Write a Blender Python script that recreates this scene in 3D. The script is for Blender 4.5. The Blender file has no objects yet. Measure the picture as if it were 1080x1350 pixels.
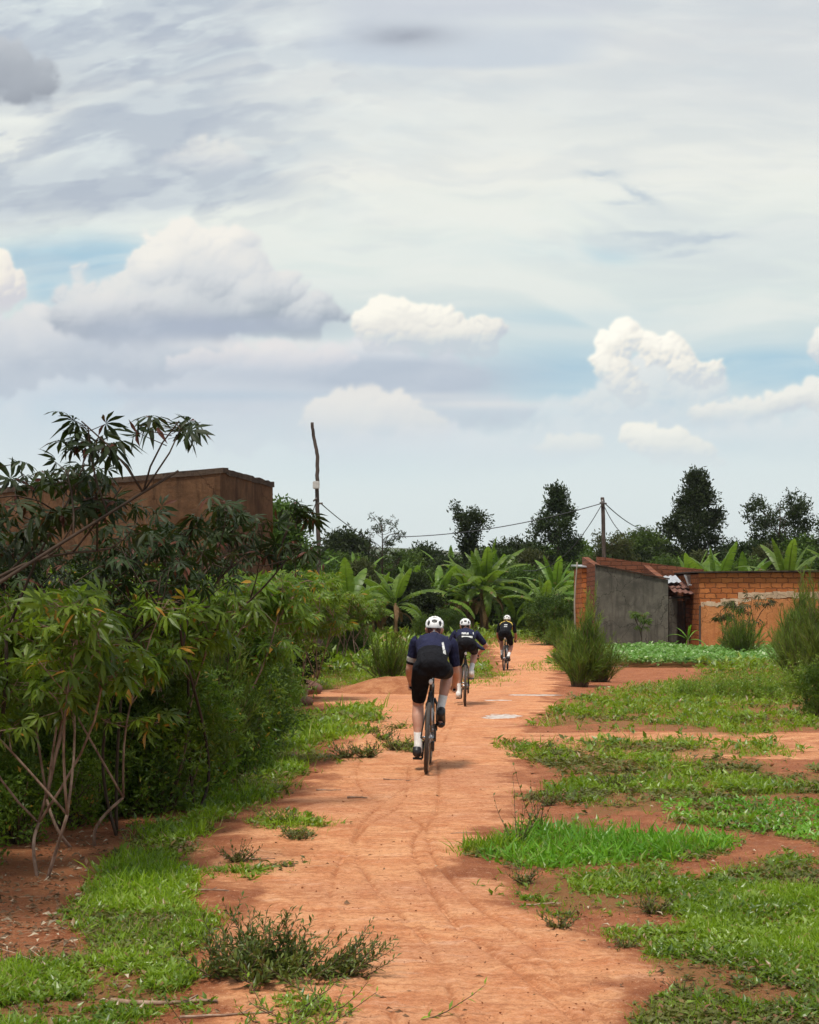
import bpy, bmesh, math, random, sys
import numpy as np
from mathutils import Vector, Matrix
from mathutils.bvhtree import BVHTree

SC = bpy.context.scene
COL = SC.collection
F = 2080.0; CX = 540.0; HY = 810.0; EYE = 1.5
R = math.radians
rng = np.random.default_rng(11)

# ------------------------------------------------------------------ terrain
def ramp(y):
    y = np.asarray(y, float)
    t = np.clip((y-42.0)/10.0, 0, 1)
    z = 0.0165*(t*t*5.0) + 0.0165*np.clip(y-52, 0, 70)
    return z
def hash2(ix, iy, s):
    n = (ix*374761393 + iy*668265263 + s*1442695041) & 0xffffffff
    n = ((n ^ (n >> 13))*1274126177) & 0xffffffff
    return ((n ^ (n >> 16)) & 0xffff)/65535.0
def vnoise(x, y, s=0):
    x = np.asarray(x, float); y = np.asarray(y, float)
    ix = np.floor(x).astype(np.int64); iy = np.floor(y).astype(np.int64)
    fx = x-ix; fy = y-iy; fx = fx*fx*(3-2*fx); fy = fy*fy*(3-2*fy)
    a = hash2(ix, iy, s); b = hash2(ix+1, iy, s); c = hash2(ix, iy+1, s); d = hash2(ix+1, iy+1, s)
    return (a*(1-fx)+b*fx)*(1-fy)+(c*(1-fx)+d*fx)*fy
def fbm(x, y, s=0, o=4):
    v = 0; a = .5; t = 0
    for i in range(o):
        v = v+a*vnoise(x*2**i, y*2**i, s+i*17); t += a; a *= .5
    return v/t
def terr(x, y):
    return ramp(y) + 0.05*(fbm(np.asarray(x)*.35, np.asarray(y)*.35, 5, 2)-.5)*np.clip((np.abs(np.asarray(x))-.2)/3, 0.15, 1)
def gY(py):                      # distance of a flat ground point seen at that height
    py = np.asarray(py, float)
    Y = EYE*F/np.maximum(py-HY, 1e-3)
    for _ in range(6):
        Y = np.clip((EYE-ramp(Y))*F/np.maximum(py-HY, 1e-3), 1, 200)*.5+Y*.5
    return Y
def gp(px, py):
    Y = gY(py); return ((np.asarray(px, float)-CX)*Y/F, Y)
def PX(px, Y): return (px-CX)*Y/F
def PZ(py, Y): return EYE-(py-HY)*Y/F

# ------------------------------------------------------------------ object bookkeeping
def tag(o, label=None, cat=None, group=None, kind=None):
    if label: o['label'] = label
    if cat: o['category'] = cat
    if group: o['group'] = group
    if kind: o['kind'] = kind
    return o
def empty(name, loc, rz=0, label=None, cat=None, group=None):
    o = bpy.data.objects.new(name, None); COL.objects.link(o)
    o.location = loc; o.rotation_euler = (0, 0, rz); o.empty_display_size = .2
    return tag(o, label, cat, group)
def copy_tree(o, parent=None):
    kids = [c for c in bpy.data.objects if c.parent == o]
    c = o.copy(); COL.objects.link(c); c.parent = parent
    for k in kids: copy_tree(k, c)
    return c

class G:
    """numpy geometry collector"""
    def __init__(s): s.v = []; s.f = {}; s.n = 0
    def add(s, V, Fa, mi=0):
        V = np.asarray(V, float).reshape(-1, 3); Fa = np.asarray(Fa, np.int64)
        s.v.append(V); s.f.setdefault((Fa.shape[1], mi), []).append(Fa+s.n); s.n += len(V)
        return s
    def merge(s, g):
        for V in g.v: s.v.append(V)
        for k, l in g.f.items(): s.f.setdefault(k, []).extend([a+s.n for a in l])
        s.n += g.n; return s
    def xf(s, M):
        M = np.array(M); s.v = [V@M[:3, :3].T+M[:3, 3] for V in s.v]; return s
    def build(s, name, mats, parent=None, smooth=True, loc=None, attrs=None):
        me = bpy.data.meshes.new(name)
        V = np.concatenate(s.v); me.vertices.add(len(V)); me.vertices.foreach_set('co', V.ravel().astype(np.float32))
        loops = []; starts = []; mi = []; off = 0
        for (k, m), l in s.f.items():
            A = np.concatenate(l); loops.append(A.ravel()); starts.append(off+np.arange(len(A))*k)
            mi.append(np.full(len(A), m)); off += A.size
        loops = np.concatenate(loops); starts = np.concatenate(starts); mi = np.concatenate(mi)
        me.loops.add(len(loops)); me.loops.foreach_set('vertex_index', loops.astype(np.int32))
        me.polygons.add(len(starts)); me.polygons.foreach_set('loop_start', starts.astype(np.int32))
        me.polygons.foreach_set('material_index', mi.astype(np.int32))
        me.polygons.foreach_set('use_smooth', np.full(len(starts), smooth))
        if not isinstance(mats, (list, tuple)): mats = [mats]
        for m in mats: me.materials.append(m)
        if attrs:
            for an, av in attrs.items():
                a = me.attributes.new(an, 'FLOAT', 'POINT'); a.data.foreach_set('value', np.asarray(av, np.float32))
        me.update(calc_edges=True); me.validate()
        o = bpy.data.objects.new(name, me); COL.objects.link(o)
        if parent is not None: o.parent = parent
        if loc is not None: o.location = loc
        return o

def nrm(v):
    v = np.asarray(v, float); return v/np.maximum(np.linalg.norm(v, axis=-1, keepdims=True), 1e-9)
def frames(d, roll=None, up=(0, 0, 1)):
    """(n,3,3): columns side, dir, normal; dir=d, normal as close to up as can be"""
    d = nrm(d); up = np.broadcast_to(np.asarray(up, float), d.shape)
    s = np.cross(d, up); bad = np.linalg.norm(s, axis=1) < 1e-3; s[bad] = (1, 0, 0); s = nrm(s); n = np.cross(s, d)
    if roll is not None:
        c = np.cos(roll)[:, None]; q = np.sin(roll)[:, None]; s, n = s*c+n*q, n*c-s*q
    return np.stack([s, d, n], axis=2)
def scatter(g, tpl, M, T, S, mi=0):
    V, Fs = tpl; n = len(T); S = np.asarray(S, float)
    if S.ndim == 1: S = S[:, None]
    VV = V[None]*S[:, None, :] if S.shape[1] == 3 else V[None]*S[:, None, :]
    W = np.einsum('nij,nkj->nki', M, VV)+T[:, None, :]
    if not isinstance(Fs, list): Fs = [Fs]
    off = (np.arange(n)*len(V))[:, None, None]
    base = g.n; g.v.append(W.reshape(-1, 3)); g.n += n*len(V)
    for Fa in Fs:
        g.f.setdefault((Fa.shape[1], mi), []).append((Fa[None]+off).reshape(-1, Fa.shape[1])+base)
def rdir(n, r, zmin=-1, zmax=1):
    z = r.uniform(zmin, zmax, n); a = r.uniform(0, 2*np.pi, n); q = np.sqrt(1-z*z)
    return np.stack([q*np.cos(a), q*np.sin(a), z], 1)

def tube(g, P, rad, k=6, mi=0, cap=True, flat=None):
    P = np.asarray(P, float); n = len(P); rad = np.broadcast_to(np.asarray(rad, float), (n,))
    T = np.gradient(P, axis=0); T = nrm(T)
    ref = np.array([0, 0, 1.]) if abs(T[0][2]) < .9 else np.array([1., 0, 0])
    a = np.linspace(0, 2*np.pi, k, endpoint=False); V = []
    s = nrm(np.cross(T[0], ref))
    for i in range(n):
        s = nrm(s-T[i]*np.dot(s, T[i])); q = np.cross(T[i], s)
        V.append(P[i]+rad[i]*(np.cos(a)[:, None]*s+np.sin(a)[:, None]*q*(flat or 1)))
    V = np.concatenate(V); Fq = []
    i = np.arange(n-1)[:, None]*k; j = np.arange(k)[None]; j2 = (j+1) % k
    Fq = np.stack([i+j, i+j2, i+k+j2, i+k+j], -1).reshape(-1, 4)
    base = g.n; g.add(V, Fq, mi)
    if cap:
        g.f.setdefault((k, mi), []).append(np.array([np.arange(k)[::-1], (n-1)*k+np.arange(k)])+base)
    return g
def curve(pts, n=8):
    """Catmull-Rom through the points"""
    P = np.asarray(pts, float); Q = np.vstack([2*P[0]-P[1], P, 2*P[-1]-P[-2]]); out = []
    for i in range(len(P)-1):
        for t in np.linspace(0, 1, n, endpoint=False):
            a, b, c, d = Q[i:i+4]
            out.append(.5*((2*b)+(-a+c)*t+(2*a-5*b+4*c-d)*t*t+(-a+3*b-3*c+d)*t**3))
    out.append(P[-1]); return np.array(out)
def box(g, a, b, mi=0, M=None):
    x0, y0, z0 = a; x1, y1, z1 = b
    V = np.array([(x0, y0, z0), (x1, y0, z0), (x1, y1, z0), (x0, y1, z0), (x0, y0, z1), (x1, y0, z1), (x1, y1, z1), (x0, y1, z1)], float)
    if M is not None: V = V@np.array(M)[:3, :3].T+np.array(M)[:3, 3]
    return g.add(V, [(0, 3, 2, 1), (4, 5, 6, 7), (0, 1, 5, 4), (1, 2, 6, 5), (2, 3, 7, 6), (3, 0, 4, 7)], mi)
def hexa(g, V, mi=0):            # 8 corners, same order as box
    return g.add(V, [(0, 3, 2, 1), (4, 5, 6, 7), (0, 1, 5, 4), (1, 2, 6, 5), (2, 3, 7, 6), (3, 0, 4, 7)], mi)

# ------------------------------------------------------------------ materials
def s2l(c):
    return tuple((x/255/12.92 if x/255 <= .04045 else ((x/255+.055)/1.055)**2.4) for x in c)
class NT:
    def __init__(s, tree): s.t = tree; s.n = tree.nodes; s.l = tree.links
    def new(s, typ, **kw):
        o = s.n.new(typ)
        for k, v in kw.items(): setattr(o, k, v)
        return o
    def put(s, sock, v):
        if isinstance(v, bpy.types.NodeSocket): s.l.new(v, sock)
        elif v is not None:
            if sock.type == 'RGBA' and hasattr(v, '__len__') and len(v) == 3: v = (*v, 1)
            sock.default_value = v
    def math(s, op, a, b=None, c=None, clamp=False):
        o = s.new('ShaderNodeMath', operation=op, use_clamp=clamp); s.put(o.inputs[0], a)
        if b is not None: s.put(o.inputs[1], b)
        if c is not None: s.put(o.inputs[2], c)
        return o.outputs[0]
    def vmath(s, op, a, b=None, c=None):
        o = s.new('ShaderNodeVectorMath', operation=op); s.put(o.inputs[0], a)
        if b is not None: s.put(o.inputs[1], b)
        if c is not None: s.put(o.inputs[2], c)
        return o.outputs['Value'] if op in ('LENGTH', 'DOT_PRODUCT') else o.outputs[0]
    def mix(s, f, a, b, mode='MIX'):
        o = s.new('ShaderNodeMix', data_type='RGBA', blend_type=mode); s.put(o.inputs[0], f); s.put(o.inputs[6], a); s.put(o.inputs[7], b)
        return o.outputs[2]
    def noise(s, vec, scale, detail=3, rough=.5, dist=0, col=False):
        o = s.new('ShaderNodeTexNoise'); s.put(o.inputs['Vector'], vec)
        o.inputs['Scale'].default_value = scale; o.inputs['Detail'].default_value = detail
        o.inputs['Roughness'].default_value = rough; o.inputs['Distortion'].default_value = dist
        return o.outputs['Color' if col else 'Fac']
    def noise2(s, vec, scale, detail=3, rough=.5, col=False):
        o = s.new('ShaderNodeTexNoise', noise_dimensions='2D'); s.put(o.inputs['Vector'], vec)
        o.inputs['Scale'].default_value = scale; o.inputs['Detail'].default_value = detail; o.inputs['Roughness'].default_value = rough
        return o.outputs['Color' if col else 'Fac']
    def ramp(s, f, a, b, lo=0., hi=1., smooth=True):
        o = s.new('ShaderNodeMapRange', interpolation_type='SMOOTHSTEP' if smooth else 'LINEAR', clamp=True)
        s.put(o.inputs[0], f); s.put(o.inputs[1], a); s.put(o.inputs[2], b); s.put(o.inputs[3], lo); s.put(o.inputs[4], hi)
        return o.outputs[0]
    def bump(s, h, strength=.5, dist=.01, nrm=None):
        o = s.new('ShaderNodeBump'); s.put(o.inputs['Height'], h); o.inputs['Strength'].default_value = strength
        o.inputs['Distance'].default_value = dist
        if nrm is not None: s.put(o.inputs['Normal'], nrm)
        return o.outputs[0]
    def attr(s, name): return s.new('ShaderNodeAttribute', attribute_name=name).outputs['Fac']
def newmat(name):
    m = bpy.data.materials.new(name); m.use_nodes = True
    t = NT(m.node_tree); b = m.node_tree.nodes['Principled BSDF']; return m, t, b
def pos(t): return t.new('ShaderNodeNewGeometry').outputs['Position']
def obj(t): return t.new('ShaderNodeTexCoord').outputs['Object']

def M_plain(name, c, rough=.6, metal=0, c2=None, scale=20, bump=.0, bs=60, spec=.5):
    m, t, b = newmat(name); o = obj(t)
    c2 = c2 or tuple(x*.75 for x in c)
    n = t.noise(o, scale, 4, .6)
    t.put(b.inputs['Base Color'], t.mix(t.ramp(n, .35, .65), c, c2))
    t.put(b.inputs['Roughness'], t.ramp(n, .3, .7, rough-.08, min(1, rough+.1)))
    b.inputs['Metallic'].default_value = metal; b.inputs['Specular IOR Level'].default_value = spec
    if bump: t.put(b.inputs['Normal'], t.bump(t.noise(o, bs, 4, .6), bump, .005))
    return m
def M_leaf(name, c1, c2, c3=None, p3=.06, trans=.35, rough=.45, spec=.4, nscale=1.2):
    spec *= .7; rough = min(1, rough+.02)
    m, t, b = newmat(name); geo = t.new('ShaderNodeNewGeometry'); r = geo.outputs['Random Per Island']
    oi = t.new('ShaderNodeObjectInfo').outputs['Random']
    n = t.noise(obj(t), nscale, 2)
    f = t.math('ADD', t.math('MULTIPLY', r, .55), t.math('MULTIPLY', t.ramp(n, .35, .65), .45))
    col = t.mix(f, c1, c2)
    if c3 is not None: col = t.mix(t.math('GREATER_THAN', t.math('FRACT', t.math('MULTIPLY', r, 37.7)), 1-p3), col, c3)
    hs = t.new('ShaderNodeHueSaturation'); t.put(hs.inputs['Color'], col)
    t.put(hs.inputs['Value'], t.ramp(oi, 0, 1, .82, 1.18, False)); t.put(hs.inputs['Hue'], t.ramp(oi, 0, 1, .49, .51, False))
    col = hs.outputs[0]
    t.put(b.inputs['Base Color'], col); b.inputs['Roughness'].default_value = rough
    b.inputs['Specular IOR Level'].default_value = spec
    tr = t.new('ShaderNodeBsdfTranslucent'); t.put(tr.inputs[0], t.mix(.5, col, (col and (min(1, c2[0]*1.5), min(1, c2[1]*1.6), c2[2]*.8))))
    ms = t.new('ShaderNodeMixShader'); ms.inputs[0].default_value = trans
    t.l.new(b.outputs[0], ms.inputs[1]); t.l.new(tr.outputs[0], ms.inputs[2])
    t.l.new(ms.outputs[0], m.node_tree.nodes['Material Output'].inputs[0]); return m
def M_bark(name, c1, c2, scale=9):
    m, t, b = newmat(name); o = obj(t)
    mp = t.new('ShaderNodeMapping'); t.put(mp.inputs[0], o); mp.inputs['Scale'].default_value = (1, 1, .22)
    n = t.noise(mp.outputs[0], scale, 5, .65); n2 = t.noise(o, scale*.3, 2)
    c = t.mix(t.ramp(n, .35, .65), c1, c2); c = t.mix(t.ramp(n2, .45, .7, 0, .45), c, tuple(x*.6 for x in c1))
    t.put(b.inputs['Base Color'], c); b.inputs['Roughness'].default_value = .9; b.inputs['Specular IOR Level'].default_value = .2
    t.put(b.inputs['Normal'], t.bump(n, .6, .01)); return m
# ------------------------------------------------------------------ the clouds of the forward sky, grown procedurally into a buffer
def clouds_buffer(x0=-520, x1=1600, y0=-260, y1=860, S=0.84):
    W_ = int((x1-x0)*S); H_ = int((y1-y0)*S)
    xs = x0+(np.arange(W_)+.5)/S; ys = y1-(np.arange(H_)+.5)/S      # row 0 = bottom
    X, Y = np.meshgrid(xs, ys); X = X.astype(np.float32); Y = Y.astype(np.float32)
    def fb(sx, sy, s, o=4, wx=0, wy=0): return fbm((X+wx)/sx, (Y+wy)/sy, s, o).astype(np.float32)
    def sst(a, b, v): t = np.clip((v-a)/(b-a), 0, 1); return t*t*(3-2*t)
    def gauss(cx, cy, rx, ry, p=1.0): return np.exp(-(((X-cx)/rx)**2+((Y-cy)/ry)**2)**p)
    C = np.zeros((H_, W_, 3), np.float32)
    def over(a, col):
        nonlocal C
        a = a[..., None] if a.ndim == 2 else a; col = np.asarray(col, np.float32); C = C*(1-a)+col*a
    ky = [-400, -100, 60, 150, 235, 330, 420, 500, 560, 620, 700, 900]
    kc = [(196, 199, 205), (197, 201, 206), (204, 208, 210), (214, 218, 216), (223, 226, 219), (216, 223, 218), (203, 214, 213), (190, 208, 214), (192, 208, 215), (203, 217, 220), (214, 224, 222), (216, 225, 222)]
    for i in range(3): C[..., i] = np.interp(Y, ky, [c[i] for c in kc])
    wx = (fb(210, 120, 1, 4)-.5)*240; wy = (fb(210, 120, 2, 4)-.5)*90
    # blue openings
    for cx, cy, rx, ry, a in [(115, 348, 95, 34, .95), (150, 345, 50, 22, .8), (60, 385, 30, 22, .7), (25, 345, 60, 20, .6), (740, 490, 90, 34, .75), (1020, 484, 120, 24, 1.0), (860, 530, 40, 22, .6), (800, 690, 200, 30, .12), (940, 575, 60, 16, .5), (1300, 450, 160, 40, .9), (-260, 360, 170, 36, .9), (750, 420, 160, 14, .35), (805, 338, 40, 12, .35), (700, 330, 160, 18, .22), (470, 620, 150, 26, .2), (100, 520, 90, 26, .35), (110, 475, 26, 12, .4)]:
        g_ = gauss(cx, cy, rx, ry, 1.15)*a*(.65+.7*fb(120, 26, 7, 4)); over(np.clip(g_, 0, 1)*.9, (146, 186, 208))
    # high veil streaks
    st = fbm((X+wx)/330, (Y+wy-.10*X)/46, 11, 6).astype(np.float32)
    over(sst(.48, .75, st)*.50*sst(560, 380, Y), (228, 229, 222)); over(sst(.52, .30, st)*.30*sst(520, 330, Y), (190, 200, 207))
    st = fbm((X+wx*.6)/150, (Y+wy*.5+.05*X)/17, 13, 5).astype(np.float32)
    over(sst(.5, .8, st)*.28*sst(700, 300, Y), (226, 228, 224))
    over(gauss(620, 225, 260, 26)*.35, (228, 226, 219)); over(gauss(880, 210, 240, 40)*.35, (228, 228, 220)); over(gauss(1010, 120, 160, 55)*.35, (200, 205, 208)); over(gauss(760, 165, 260, 26)*.35, (204, 210, 210))
    # lilac sheets, upper left and top
    lil = sst(.30, .75, fbm((X+wx*.5)/190, (Y+wy*.9+.16*X)/44, 21, 6).astype(np.float32)+.35*(gauss(150, 120, 260, 90)+gauss(120, 20, 300, 60)+.9*gauss(60, 255, 200, 34)+gauss(250, 245, 150, 34)-.55))
    reg = np.clip(gauss(110, 130, 330, 120, 1.4)+gauss(60, 250, 240, 42)+gauss(270, 245, 130, 34)+gauss(-300, 150, 380, 150)+gauss(100, -60, 500, 120), 0, 1)
    over(lil*reg*.85, (172, 182, 194))
    hole = sst(.55, .80, fbm((X+wx*.7)/120, (Y+wy*.9+.22*X)/20, 23, 5).astype(np.float32)); over(hole*reg*.6, (216, 225, 224))
    rip = sst(.47, .66, fbm((X+wx*.15)/52, (Y+wy*.3+.16*X)/19, 27, 6).astype(np.float32)); over(rip*reg*.42, (160, 170, 186))
    rip = sst(.50, .70, fbm((X+wx*.12)/74, (Y+wy*.25+.10*X)/24, 29, 6).astype(np.float32)); over(rip*np.clip(reg+.25*sst(420, 330, Y), 0, 1)*.38, (222, 229, 226))
    rip = sst(.50, .72, fbm((X+wx*.5)/130, (Y+wy*.5-.05*X)/24, 30, 6).astype(np.float32)); over(rip*sst(430, 330, Y)*.22, (190, 199, 205))
    # the smooth bank with a crisp curved lower edge at the top centre
    edge = 97-((X-640)/330)**2*36*np.where(X > 640, 1.2, .7)+(fb(60, 30, 31, 4)-.5)*6
    bank = sst(0, 12, edge-Y)*sst(360, 460, X+wx*.3)*sst(860, 760, X+wx*.3+Y*.5)
    tone = sst(-60, 90, Y)[..., None]*np.array((186, 196, 207))+(1-sst(-60, 90, Y))[..., None]*np.array((198, 201, 208))
    over((bank*(.62+.3*fb(150, 50, 33, 4)))[..., None], tone); over(gauss(535, 48, 60, 14)*(.5+.5*fb(40, 14, 35, 4))*.95, (150, 156, 168)); over(gauss(395, 38, 46, 12)*.6*fb(30, 12, 36, 4)*1.6, (222, 228, 226))
    over(gauss(720, 30, 110, 10)*.5, (214, 219, 217))
    # small wisps
    for cx, cy, rx, ry, sl, a in [(790, 231, 26, 6, 0, .75), (842, 255, 26, 9, .45, .75), (820, 268, 24, 3, 0, .5), (900, 318, 60, 6, -.12, .6), (870, 312, 70, 5, 0, .5), (945, 312, 26, 4, -.2, .6), (900, 335, 34, 3, -.1, .5), (860, 308, 40, 3, 0, .4)]:
        q = np.exp(-(((X-cx)/rx)**2+((Y-cy-sl*(X-cx)+(fb(22, 10, 41, 4)-.5)*ry*3)/ry)**2)); over(q*a, (176, 189, 200))
    # ---- cumulus by heaps of puffs
    def cumulus(heaps, lit, mid, sh, seed, op=1.0, soft=5.0, base=None, rough=1.0, baseblur=22, light=(-.35, -.72, .60), contrast=1.0, n=9, fade=.0, relief=1.0):
        """heaps: (cx, cy, rx, ry); y grows downward. Builds a height field of spheres, lights it"""
        r = np.random.default_rng(seed); hx0 = min(h[0]-h[2] for h in heaps)-60; hx1 = max(h[0]+h[2] for h in heaps)+60; hy0 = min(h[1]-h[3] for h in heaps)-50; hy1 = max(h[1]+h[3] for h in heaps)+60
        i0 = max(0, int((hx0-x0)*S)); i1 = min(W_, int((hx1-x0)*S)); j0 = max(0, int((y1-hy1)*S)); j1 = min(H_, int((y1-hy0)*S))
        xx = X[j0:j1, i0:i1]; yy = Y[j0:j1, i0:i1]; k = rough
        f = lambda sc, s, o: fbm(xx/sc, yy/sc, s, o).astype(np.float32)-.5
        dx = f(46, seed+1, 5)*30*k+f(11, seed+5, 4)*10*k; dy = f(46, seed+2, 5)*30*k+f(11, seed+6, 4)*10*k; qx = xx+dx; qy = yy+dy
        Hh = np.full(xx.shape, -40., np.float32)
        P = []
        for cx, cy, rx, ry in heaps:
            P.append((cx, cy, rx, ry, 0))
            m = int(n*max(1, rx/ry*.8))
            for i in range(m):
                a = r.uniform(0, 2*np.pi); t = r.uniform(.45, 1.0); s = r.uniform(.28, .52)*min(rx, ry)
                P.append((cx+math.cos(a)*rx*t*.85, cy+math.sin(a)*ry*t*.85, s*r.uniform(1, 1.35), s, 1))
            for i in range(m*3):
                a = r.uniform(0, 2*np.pi); t = r.uniform(.6, 1.12); s = r.uniform(.10, .24)*min(rx, ry)
                if s > 1.5: P.append((cx+math.cos(a)*rx*t*.9, cy+math.sin(a)*ry*t*.9, s*1.15, s, 2))
        for cx, cy, rx, ry, lv in P:
            m0 = max(0, int((cx-rx-30-x0)*S)-i0); m1 = min(xx.shape[1], int((cx+rx+30-x0)*S)-i0); n0 = max(0, int((y1-(cy+ry+30))*S)-j0); n1 = min(xx.shape[0], int((y1-(cy-ry-30))*S)-j0)
            if m1 <= m0 or n1 <= n0: continue
            sl = (slice(n0, n1), slice(m0, m1)); d2 = ((qx[sl]-cx)/rx)**2+((qy[sl]-cy)/ry)**2; R_ = min(rx, ry)
            big = min(rx, ry); z = np.sqrt(np.clip(1-d2, 0, None))*R_*(.85 if lv == 0 else 1)+(0 if lv == 0 else big*.5+3*lv)-np.where(d2 > 1, (np.sqrt(d2)-1)*R_*1.5, 0)
            Hh[sl] = np.maximum(Hh[sl], z)
        def blur(A, s):
            s = int(max(1, s))
            for ax in (0, 1):
                for _ in range(2):
                    c = np.cumsum(np.pad(A, [(s+1, s) if q == ax else (0, 0) for q in (0, 1)], mode='edge'), axis=ax); A = (np.take(c, np.arange(2*s+1, c.shape[ax]), axis=ax)-np.take(c, np.arange(0, c.shape[ax]-2*s-1), axis=ax))/(2*s+1)
            return A
        al = sst(-1.5, soft, Hh); 
        if base is not None: al = al*(1-sst(base-baseblur*.4, base+baseblur*.6, yy+f(60, seed+9, 4)*26+dy*.3))
        Hs = blur(np.maximum(Hh, -3), 1)+f(20, seed+11, 4)*6*k*relief; Hb = blur(np.maximum(Hh, -3), 9)
        def sh_(A, g):
            gy, gx = np.gradient(A); gy = -gy; nz = np.full_like(A, g); L = np.sqrt(gx**2+gy**2+nz**2); return (-gx*light[0]-gy*light[1]+nz*light[2])/L
        s = .45*relief*sh_(Hs, .9)+(1-.45*relief)*sh_(Hb, .8)
        top = min(h[1]-h[3] for h in heaps); bot = max(h[1]+h[3] for h in heaps); v = np.clip((yy-top)/(bot-top), 0, 1)
        s = np.clip(.5+(s-.45)*.75*contrast+(.42-v)*.75+f(70, seed+21, 4)*.35, 0, 1)[..., None]
        lit, mid, sh = (np.array(c, np.float32) for c in (lit, mid, sh)); col = np.where(s > .5, mid+(lit-mid)*(s-.5)*2, sh+(mid-sh)*s*2)
        if fade: al = al*(1-fade*sst(.45, 1.0, v))
        wisp = np.clip(.80+.5*(f(30, seed+31, 5)+.25), 0, 1); al = blur((al*op).astype(np.float32), 1)*np.where(al > .9, 1, wisp)
        Cs = C[j0:j1, i0:i1]; a = al[..., None]; C[j0:j1, i0:i1] = Cs*(1-a)+col*a
    # far soft heaps low in the left and the middle
    cumulus([(60, 500, 150, 70), (-120, 480, 160, 80), (210, 540, 150, 44), (20, 570, 120, 40)], (222, 221, 222), (205, 210, 217), (186, 199, 212), 101, .85, 30, None, 1.4, contrast=.5, fade=.5, relief=.4)
    cumulus([(330, 510, 200, 40), (500, 500, 150, 40), (620, 540, 90, 26), (420, 560, 220, 34)], (216, 218, 221), (196, 203, 212), (180, 191, 204), 102, .9, 26, None, 1.3, contrast=.5, fade=.4, relief=.4)
    over(np.clip(gauss(420, 490, 260, 22)+gauss(560, 505, 120, 26)+gauss(640, 560, 110, 18)*.7, 0, 1)*(.45+.5*fb(90, 24, 51, 4)), (168, 180, 195))
    over(gauss(640, 533, 120, 6)*.6+gauss(560, 522, 90, 5)*.4, (218, 218, 217)); over(gauss(290, 522, 160, 7)*.5, (166, 186, 203))
    cumulus([(560, 590, 170, 20), (660, 600, 130, 16), (470, 600, 60, 16)], (212, 215, 220), (196, 206, 216), (188, 202, 214), 103, .7, 14, None, 1.1, contrast=.4, fade=.6)
    # the great lilac mass
    cumulus([(-40, 470, 120, 50), (80, 450, 80, 44), (200, 455, 120, 46), (150, 430, 70, 44)], (222, 220, 218), (198, 203, 209), (168, 179, 193), 104, .92, 16, None, 1.2, contrast=.6, fade=.3, relief=.5)
    cumulus([(244, 336, 46, 40), (225, 352, 44, 44), (300, 342, 36, 34), (275, 360, 70, 44), (195, 382, 48, 36), (325, 390, 60, 38), (395, 414, 52, 18), (110, 408, 44, 32), (160, 412, 70, 40), (250, 410, 110, 44), (345, 424, 84, 20), (99, 368, 9, 22)], (234, 230, 222), (204, 207, 210), (150, 160, 174), 105, .93, 10, 447, 1.15, contrast=.7, relief=.6, baseblur=28, fade=.15)
    over(gauss(320, 430, 130, 13)*.8*(.6+.6*fb(60, 20, 52, 4)), (160, 170, 188)); over(gauss(190, 440, 110, 26)*.45, (166, 178, 196)); over(gauss(370, 455, 120, 8)*.75, (222, 219, 218))
    cumulus([(380, 478, 90, 20), (270, 476, 50, 16)], (220, 217, 217), (204, 206, 212), (188, 196, 207), 106, .8, 10, None, 1, contrast=.5, fade=.6)
    cumulus([(700, 590, 120, 30), (820, 560, 90, 26), (760, 545, 60, 18), (640, 600, 120, 24), (900, 570, 90, 26)], (217, 221, 222), (204, 213, 218), (192, 206, 215), 107, .75, 26, None, 1.4, contrast=.5, fade=.5, relief=.5)
    cumulus([(1010, 580, 110, 26), (1100, 570, 80, 30), (1040, 560, 60, 16)], (219, 222, 222), (206, 214, 218), (192, 206, 214), 108, .8, 22, None, 1.4, contrast=.5, fade=.5, relief=.5)
    # bright cumulus
    L_, M_, H_s = (245, 241, 229), (222, 220, 214), (186, 193, 202)
    cumulus([(520, 414, 30, 19), (552, 416, 28, 17), (580, 424, 22, 16), (596, 444, 34, 20), (640, 438, 19, 15), (626, 456, 26, 13), (500, 432, 26, 20), (550, 440, 40, 20)], L_, M_, H_s, 111, .96, 3, 482, 1.0, fade=.45, relief=.9)
    cumulus([(470, 550, 50, 30), (510, 545, 46, 26), (545, 568, 40, 22), (440, 545, 36, 26)], (230, 226, 219), (214, 214, 213), (196, 202, 210), 112, .8, 12, None, 1.1, contrast=.6, fade=.75, relief=.6)
    cumulus([(855, 500, 44, 34), (900, 515, 50, 26), (838, 530, 60, 34), (900, 545, 70, 24), (800, 540, 50, 24)], (222, 224, 222), (210, 216, 217), (190, 203, 212), 113, .9, 14, None, 1.2, contrast=.6, fade=.6)
    cumulus([(824, 440, 19, 17), (806, 460, 21, 19), (836, 450, 11, 13), (800, 482, 21, 18), (822, 497, 17, 18), (838, 518, 13, 15), (855, 455, 13, 13), (866, 468, 12, 14), (880, 455, 13, 17), (893, 466, 13, 16), (899, 486, 17, 16), (918, 496, 15, 13), (944, 493, 11, 11), (930, 506, 12, 9)], (250, 246, 234), (230, 227, 218), (192, 200, 207), 114, .97, 2.5, None, 1.0, fade=.5, contrast=1.15, relief=1.0, light=(-.45, -.65, .6))
    cumulus([(835, 572, 14, 11), (858, 578, 26, 18), (888, 590, 32, 18), (915, 600, 30, 14), (948, 607, 14, 6)], (244, 239, 226), (224, 222, 215), (194, 200, 207), 115, .94, 3.5, None, .95, fade=.5, relief=.7)
    cumulus([(745, 588, 28, 12), (775, 588, 20, 12), (728, 594, 22, 9)], (230, 228, 220), (214, 216, 214), (198, 206, 211), 116, .75, 9, None, 1, fade=.6, relief=.6)
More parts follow.
